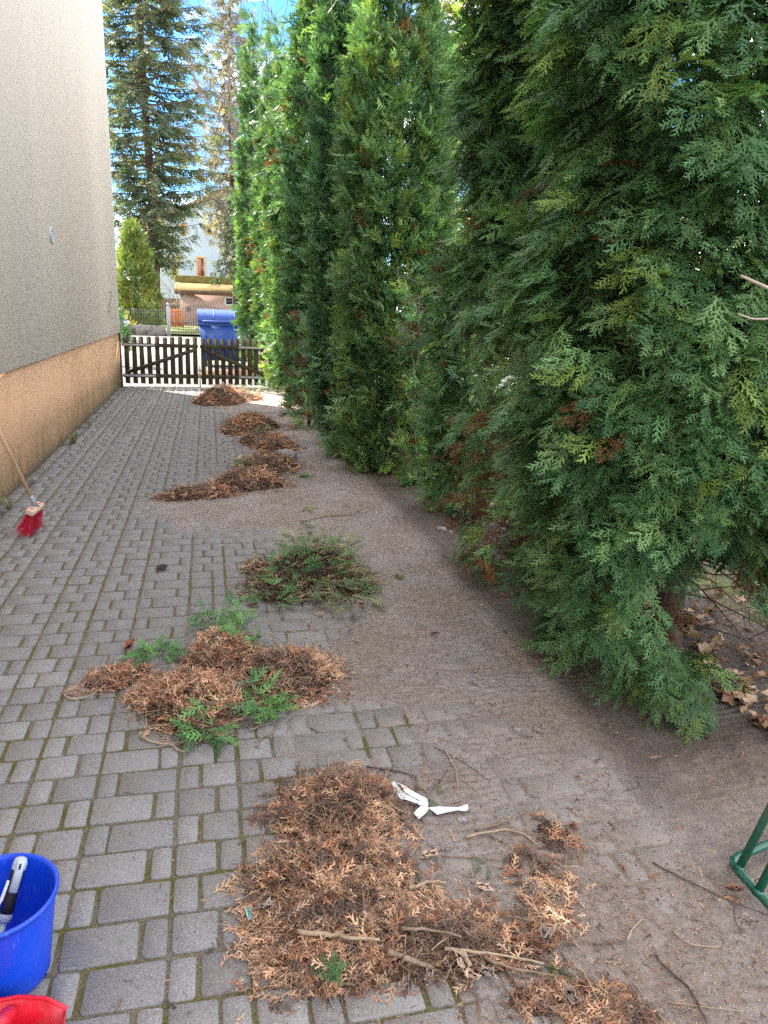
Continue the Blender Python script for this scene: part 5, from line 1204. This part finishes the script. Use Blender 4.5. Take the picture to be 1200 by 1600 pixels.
# ---------------------------------------------------------------- single twigs
def twig(poly, rad, mt, label, lift=.004, arch_=.0):
    P = []
    for i, (x, y) in enumerate(poly):
        g = gp(x, y); z = top_z(g[0], g[1])+rad+lift; P.append(gp(x, y, z))
    P = np.array(P); t = np.linspace(0, 1, len(P)); tt = np.linspace(0, 1, max(8, len(P)*3))
    Q = np.stack([np.interp(tt, t, P[:, k]) for k in range(3)], 1)
    for _ in range(2): Q[1:-1] = (Q[:-2]+2*Q[1:-1]+Q[2:])/4
    Q[:, 2] += arch_*np.sin(math.pi*tt); rr = np.random.RandomState(len(label)); Q[1:-1, :2] += rr.normal(0, rad*.35, (len(Q)-2, 2))
    c = Q.mean(0); o = add('twig', MB().tube(Q-c, rad*np.linspace(1.05, .6, len(Q)), 7).mesh('twig', M[mt], True), None, tuple(c)); return tag(o, label, 'twig', 'loose twigs on the ground')
def c6(l): return [(350+a/2, 1150+b/2) for a, b in l]
def c7(l): return [(800+a/2.91, 1050+b/2.91) for a, b in l]
def c8(l): return [(100+a/2, 800+b/2) for a, b in l]
TWIGS = [
 (c6([(230, 610), (330, 618), (410, 632), (487, 636)]), .0062, 'twig_pale', 'thick pale stick with cut end lying level across the lower left of the large heap'),
 (c6([(510, 672), (580, 700), (655, 728)]), .0085, 'twig', 'short stout brown stick poking from the lower edge of the large heap'),
 (c6([(555, 600), (640, 605), (742, 628)]), .0048, 'twig', 'grey brown stick with peeling bark in the middle of the large heap'),
 (c6([(690, 665), (780, 673), (850, 680), (1000, 712)]), .0046, 'twig_pale', 'long straight yellowish twig above the curled leaves of the large heap'),
 (c6([(812, 690), (880, 722), (960, 735), (1060, 755)]), .0048, 'twig', 'long tan twig lying just under the straight yellowish one'),
 (c6([(755, 316), (820, 300), (885, 290), (940, 305), (980, 341)]), .0042, 'twig_pale', 'pale twig bent like a hook on the thin side of the large heap'),
 (c6([(785, 295), (860, 275), (905, 255), (945, 237)]), .0036, 'twig', 'twig rising from the hooked pale one'),
 (c6([(680, 375), (780, 379), (870, 388)]), .0026, 'twig', 'thin straight twig beside the beige leaf'),
 (c6([(578, 476), (610, 466), (645, 455), (692, 456)]), .0062, 'twig_pale', 'short yellowish bent stick at the edge of the large heap'),
 (c6([(445, 95), (520, 104), (560, 112), (597, 125)]), .0042, 'twig_dark', 'dark twig at the top of the large heap above the white tape'),
 (c6([(508, 98), (497, 150), (506, 205), (540, 232), (588, 238)]), .0026, 'twig', 'thin twig curling round the end of the white tape'),
 (c6([(690, 40), (712, 80), (728, 120), (730, 178)]), .0030, 'twig_pale', 'tan forked twig on the dust above the white tape'),
 (c6([(726, 122), (760, 145), (792, 172)]), .0022, 'twig_pale', 'side shoot of the tan forked twig'),
 (c6([(660, 35), (740, 75), (830, 140)]), .0018, 'twig_dark', 'hair thin dark twig crossing the dust above the tan forked one'),
 (c6([(600, 125), (601, 190), (590, 290), (580, 310)]), .0018, 'twig_dark', 'hair thin dark twig lying over the white tape'),
 (c6([(700, 105), (655, 165), (635, 190)]), .0018, 'twig_dark', 'thin dark twig reaching down towards the white tape'),
 (c6([(640, 460), (690, 540), (738, 610)]), .0018, 'twig', 'thin slanting twig between the large heap and its thin side'),
 (c6([(700, 735), (690, 770), (720, 690), (790, 683)]), .0022, 'twig', 'thin bowed twig around the curled leaves'),
 (c6([(880, 722), (920, 790), (1000, 895)]), .0030, 'twig_dark', 'dark twig pointing at the bottom edge below the long tan one'),
 (c6([(1145, 765), (1200, 805)]), .0042, 'twig_pale', 'tan stick on the small rusty heap at the bottom edge'),
 (c7([(640, 865), (740, 920), (870, 982), (1000, 1045), (1175, 1112)]), .0026, 'twig_dark', 'long thin dark twig on the soil in front of the green metal stand'),
 (c7([(1010, 1050), (1015, 1140), (1050, 1180)]), .0016, 'twig_dark', 'hair thin side shoot hanging from the long dark twig'),
 (c7([(655, 1290), (720, 1360), (800, 1430), (850, 1510), (885, 1595)]), .0038, 'twig_dark', 'dark bowed twig on the soil running off the bottom edge'),
 (c7([(370, 1238), (450, 1232), (525, 1220)]), .0026, 'twig_dark', 'short dark twig on the bare soil right of the thin litter'),
 (c7([(525, 1218), (545, 1165), (590, 1125)]), .0026, 'twig_pale', 'pale curved twig ending in a dry tuft on the bare soil'),
 (c7([(730, 1175), (770, 1215), (840, 1248), (940, 1250)]), .0022, 'twig_pale', 'curved tan twig alone on the bare soil'),
 (c7([(705, 1498), (850, 1520), (1050, 1540)]), .0014, 'twig_pale', 'long pale straw on the soil near the bottom edge'),
 (c7([(560, 478), (620, 478), (680, 482)]), .0030, 'twig_dark', 'short dark twig under the skirt of the nearest thuja'),
 (c8([(0, 570), (20, 588), (60, 580), (90, 570), (130, 540)]), .0040, 'twig_pale', 'pale crooked twig on the pavers at the tail of the wide heap'),
 (c8([(238, 700), (290, 725), (330, 722), (350, 742), (378, 750)]), .0042, 'twig_pale', 'pale knotted twig along the front of the wide heap'),
 (c8([(580, 685), (610, 668), (648, 660)]), .0038, 'twig', 'short grey twig on the pavers before the wide heap'),
 (c8([(605, 735), (608, 708), (655, 690), (672, 650)]), .0040, 'twig', 'crooked grey twig pointing at the large heap'),
 (c8([(650, 725), (655, 690)]), .0025, 'twig_dark', 'tiny dark twig beside the crooked grey one'),
 (c8([(840, 12), (890, 8), (925, 0)]), .0040, 'twig', 'twig on the dusty soil behind the dull green heap'),
 ([(95, 1082), (118, 1088), (150, 1080)], .0030, 'twig', 'thin twig end lying on the pavers beside the wide heap'),
 ([(120, 790), (180, 783), (260, 780)], .0022, 'twig_pale', 'long pale stem lying across the pavers towards the long low heap'),
 ([(470, 815), (510, 806), (550, 803)], .0045, 'twig', 'grey twig on the soil between the long heap and the green heap'),
 ([(690, 868), (730, 880), (760, 889)], .0040, 'twig_dark', 'dark twig at the foot of the second thuja'),
]
for poly, rad, mt, lab in TWIGS: twig(poly, rad, mt, lab)
# bare shoots reaching in from the hedge end
def shoot(pts, rad, mt, label, name='bare_shoot'):
    P = np.array([at(*p) for p in pts]); t = np.linspace(0, 1, len(P)); tt = np.linspace(0, 1, 16); Q = np.stack([np.interp(tt, t, P[:, k]) for k in range(3)], 1)
    for _ in range(2): Q[1:-1] = (Q[:-2]+2*Q[1:-1]+Q[2:])/4
    o = add(name, MB().tube(Q, rad*np.linspace(1.1, .55, 16), 8).mesh(name, M[mt], True)); return tag(o, label, 'branch')
M['birchy'] = varied('pale_bark', (.34, .27, .21), (.48, .40, .33), 40, .8)
shoot([(1330, 520, 2.2), (1230, 463, 2.1), (1200, 450, 2.0), (1178, 440, 2.0), (1158, 431, 1.98)], .007, 'birchy', 'pale pruned branch end sticking out of the nearest thuja')
shoot([(1330, 480, 2.2), (1240, 492, 2.1), (1205, 498, 2.0), (1175, 499, 2.0), (1153, 490, 1.98)], .004, 'birchy', 'thin pale shoot below the pruned branch end')
shoot([(1420, 860, 3.2), (1260, 960, 2.95), (1200, 988, 2.85), (1172, 1000, 2.8)], .018, 'twig_dark', 'dark limb beside the gap under the nearest thuja')

# ---------------------------------------------------------------- single dead leaves and green sprigs
LEAFC = {'tan': varied('leaf_tan', (.42, .29, .20), (.55, .40, .29), 40, .8, .002, obj=True), 'brown': varied('leaf_brown', (.18, .09, .06), (.28, .15, .10), 40, .8, .002, obj=True),
         'red': varied('leaf_red', (.30, .09, .05), (.40, .15, .08), 40, .8, .002, obj=True), 'grey': varied('leaf_grey', (.26, .21, .17), (.38, .31, .26), 40, .85, .002, obj=True)}
def leaf(px_, py_, size, kind_, label, seed, curl=.5, lift=.006, el=1.):
    r = np.random.RandomState(seed); g = gp(px_, py_); z = top_z(g[0], g[1]); p = gp(px_, py_, z+lift+size*.12)
    m_ = 12; a = np.linspace(0, 2*math.pi, m_, endpoint=False); rad = .5*size*(.72+.22*np.cos(2*a)+.25*np.cos(5*a+.3))*r.uniform(.88, 1.12, m_)
    V = [[0, 0, -size*.06]]; 
    for q in (.55, 1.):
        for i in range(m_): x, y = rad[i]*q*math.cos(a[i])*el, rad[i]*q*math.sin(a[i])*.8; V.append([x, y, curl*size*(abs(y/size)*1.1*q+r.uniform(-.12, .18)*q)])
    F3 = [[0, 1+i, 1+(i+1) % m_] for i in range(m_)]; F4 = [[1+i, 1+(i+1) % m_, 1+m_+(i+1) % m_, 1+m_+i] for i in range(m_)]
    me = nmesh('dead_leaf', V, [F3, F4], LEAFC[kind_]); o = add('dead_leaf', me, None, tuple(p), (r.uniform(-.35, .35), r.uniform(-.35, .35), r.uniform(0, 6.28)))
    o.modifiers.new('thick', 'SOLIDIFY').thickness = .0008; return tag(o, label, 'leaf', 'single dead leaves on the ground')
def l6(x, y): return 350+x/2, 1150+y/2
def l7(x, y): return 800+x/2.91, 1050+y/2.91
def l8(x, y): return 100+x/2, 800+y/2
LV_ = [(*l6(640, 372), .068, 'tan', 'large beige crumpled leaf on the bare dust beside the large heap', .35), (*l6(811, 472), .062, 'tan', 'flat pale beige leaf among the thin dark litter', .2),
 (*l6(250, 388), .055, 'red', 'reddish brown leaf standing in the upper part of the large heap', .9), (*l6(480, 362), .060, 'grey', 'grey curled leaf upright in the middle of the large heap', 1.1),
 (*l6(130, 537), .060, 'grey', 'pale grey curled leaf at the rim of the large heap beside the paper scrap', 1.), (*l6(355, 592), .045, 'brown', 'small pinkish brown leaf above the thick pale stick', .6),
 (*l6(1005, 632), .085, 'grey', 'long grey rolled leaf at the thin side of the large heap', 1.4, .45), (*l6(745, 712), .075, 'tan', 'large crumpled leaf in front of the straight yellowish twig', .8),
 (*l6(770, 748), .060, 'tan', 'beige leaf tucked under the large crumpled one', .6), (*l6(825, 742), .055, 'grey', 'greyish leaf touching the long tan twig', .7), (*l6(545, 712), .060, 'brown', 'brown leaf beside the short stout stick', .8),
 (*l6(640, 746), .045, 'grey', 'small grey leaf below the short stout stick', .5), (*l6(1092, 282), .038, 'brown', 'small brown curled leaf on the swept dust', .9), (*l6(390, 235), .05, 'brown', 'dull brown leaf near the top of the large heap', .7),
 (*l6(1125, 790), .06, 'brown', 'dark curled leaf on the small rusty heap', .9), (*l6(1085, 815), .06, 'grey', 'grey crumpled leaf on the small rusty heap', .9), (*l6(1060, 615), .05, 'tan', 'pale leaf near the rolled grey one', .7),
 (*l7(503, 889), .034, 'red', 'small orange red leaf alone on the dusty soil', .4), (*l7(1017, 992), .06, 'brown', 'dark red brown leaf under the green metal stand', .7), (*l7(277, 700), .04, 'brown', 'brown leaf on the soil beyond the thin litter', .9),
 (*l7(302, 476), .028, 'red', 'tiny pink leaf on the swept soil before the nearest thuja', .3), (*l7(315, 1050), .025, 'tan', 'tiny beige leaf on the soil right of the thin litter', .3), (*l7(1120, 950), .055, 'tan', 'pale leaf between the bars of the green metal stand', .4),
 (*l8(545, 547), .09, 'grey', 'pinkish grey leaf on top of the wide heap', .7), (*l8(282, 528), .10, 'red', 'red brown leaf at the back of the wide heap', .7), (*l8(205, 420), .08, 'red', 'orange dry leaf tip at the tail of the wide heap', 1.),
 (*l8(930, 290), .06, 'red', 'orange leaf at the corner of the dull green heap', .4), (*l8(798, 320), .055, 'tan', 'pale leaf in front of the dull green heap', .5), (*l8(1160, 380), .05, 'brown', 'brown leaf on the soil beyond the dull green heap', .7),
 (*l8(800, 566), .08, 'brown', 'dull purple brown leaf at the end of the wide heap', .7), (*l8(490, 495), .08, 'brown', 'dark leaf in the middle of the wide heap', .9), (*l8(590, 290), .07, 'brown', 'brown leaf behind the wide heap near the green one', .7)]
for i, L in enumerate(LV_): leaf(L[0], L[1], L[2], L[3], L[4], 300+i, L[5], el=L[6] if len(L) > 6 else 1.)
def sprig(px_, py_, n, size, pal, label, seed, z=0., group='green sprigs and weeds on the ground', name='thuja_sprig', upr=(-.1, .35)):
    r = np.random.RandomState(seed); g = gp(px_, py_); zz = top_z(g[0], g[1])+.004; p = gp(px_, py_, zz); a = r.uniform(0, 6.28)+r.normal(0, .8, n)
    ax = np.stack([np.cos(a), np.sin(a), r.uniform(*upr, n)], 1); nm = np.stack([r.normal(0, .4, n), r.normal(0, .4, n), np.ones(n)], 1)
    V, F, C = scatter(HI, r.randint(0, 5, n), r.normal(0, size*.18, (n, 3))*[1, 1, .15]+[0, 0, .002], frames(ax, nm), size*r.uniform(.7, 1.2, n), np.array(pal)*r.uniform(.75, 1.3, (n, 1)))
    V[:, 2] = np.maximum(V[:, 2], -.001); return tag(add(name, nmesh(name, V, [F], M['foliage'], C), None, tuple(p)), label, 'sprig' if name == 'thuja_sprig' else 'weed', group)
sprig(521, 1530, 5, .085, (.09, .20, .08), 'green thuja sprig on the pavers at the lower rim of the large heap', 1)
sprig(688, 1251, 3, .06, (.16, .22, .09), 'small yellowish sprig just above the white tape', 2)
sprig(757, 1352, 3, .055, (.16, .24, .14), 'pale green sprig on the dust between the beige leaves', 3)
sprig(469, 745, 7, .13, (.11, .28, .05), 'bright green sprig alone on the soil beside the reddish heap', 4, upr=(0, .7))
sprig(628, 906, 4, .09, (.16, .24, .06), 'yellow green sprig on the soil behind the dull green heap', 5)
sprig(478, 795, 6, .11, (.26, .27, .11), 'dry yellowish sprig on the soil in front of the reddish heap', 6)
sprig(850, 1500, 3, .07, (.14, .20, .08), 'thin olive sprig in the sparse side of the large heap', 8)
def weed(px_, py_, n, h, label, seed):
    r = np.random.RandomState(seed); g = gp(px_, py_); a = r.uniform(0, 6.28, n); V, F, C = scatter(BL, np.zeros(n, int), r.normal(0, h*.12, (n, 3))*[1, 1, 0], frames(np.stack([np.cos(a), np.sin(a), 0*a], 1), np.tile([0, 0, 1.], (n, 1))), h*r.uniform(.6, 1.2, n)*np.array(1.), np.array([[.14, .20, .06], [.26, .28, .12], [.34, .30, .17]])[r.randint(0, 3, n)])
    return tag(add('weed_tuft', nmesh('weed_tuft', V, [F], M['foliage'], C), None, tuple(g)), label, 'weed', 'green sprigs and weeds on the ground')
weed(114, 693, 46, .13, 'pale grass tuft growing at the foot of the ochre plinth', 1)
weed(14, 795, 40, .09, 'flattened weed in the joint by the wall behind the broom', 2)
weed(140, 668, 24, .06, 'small weed further along the wall joint', 3)
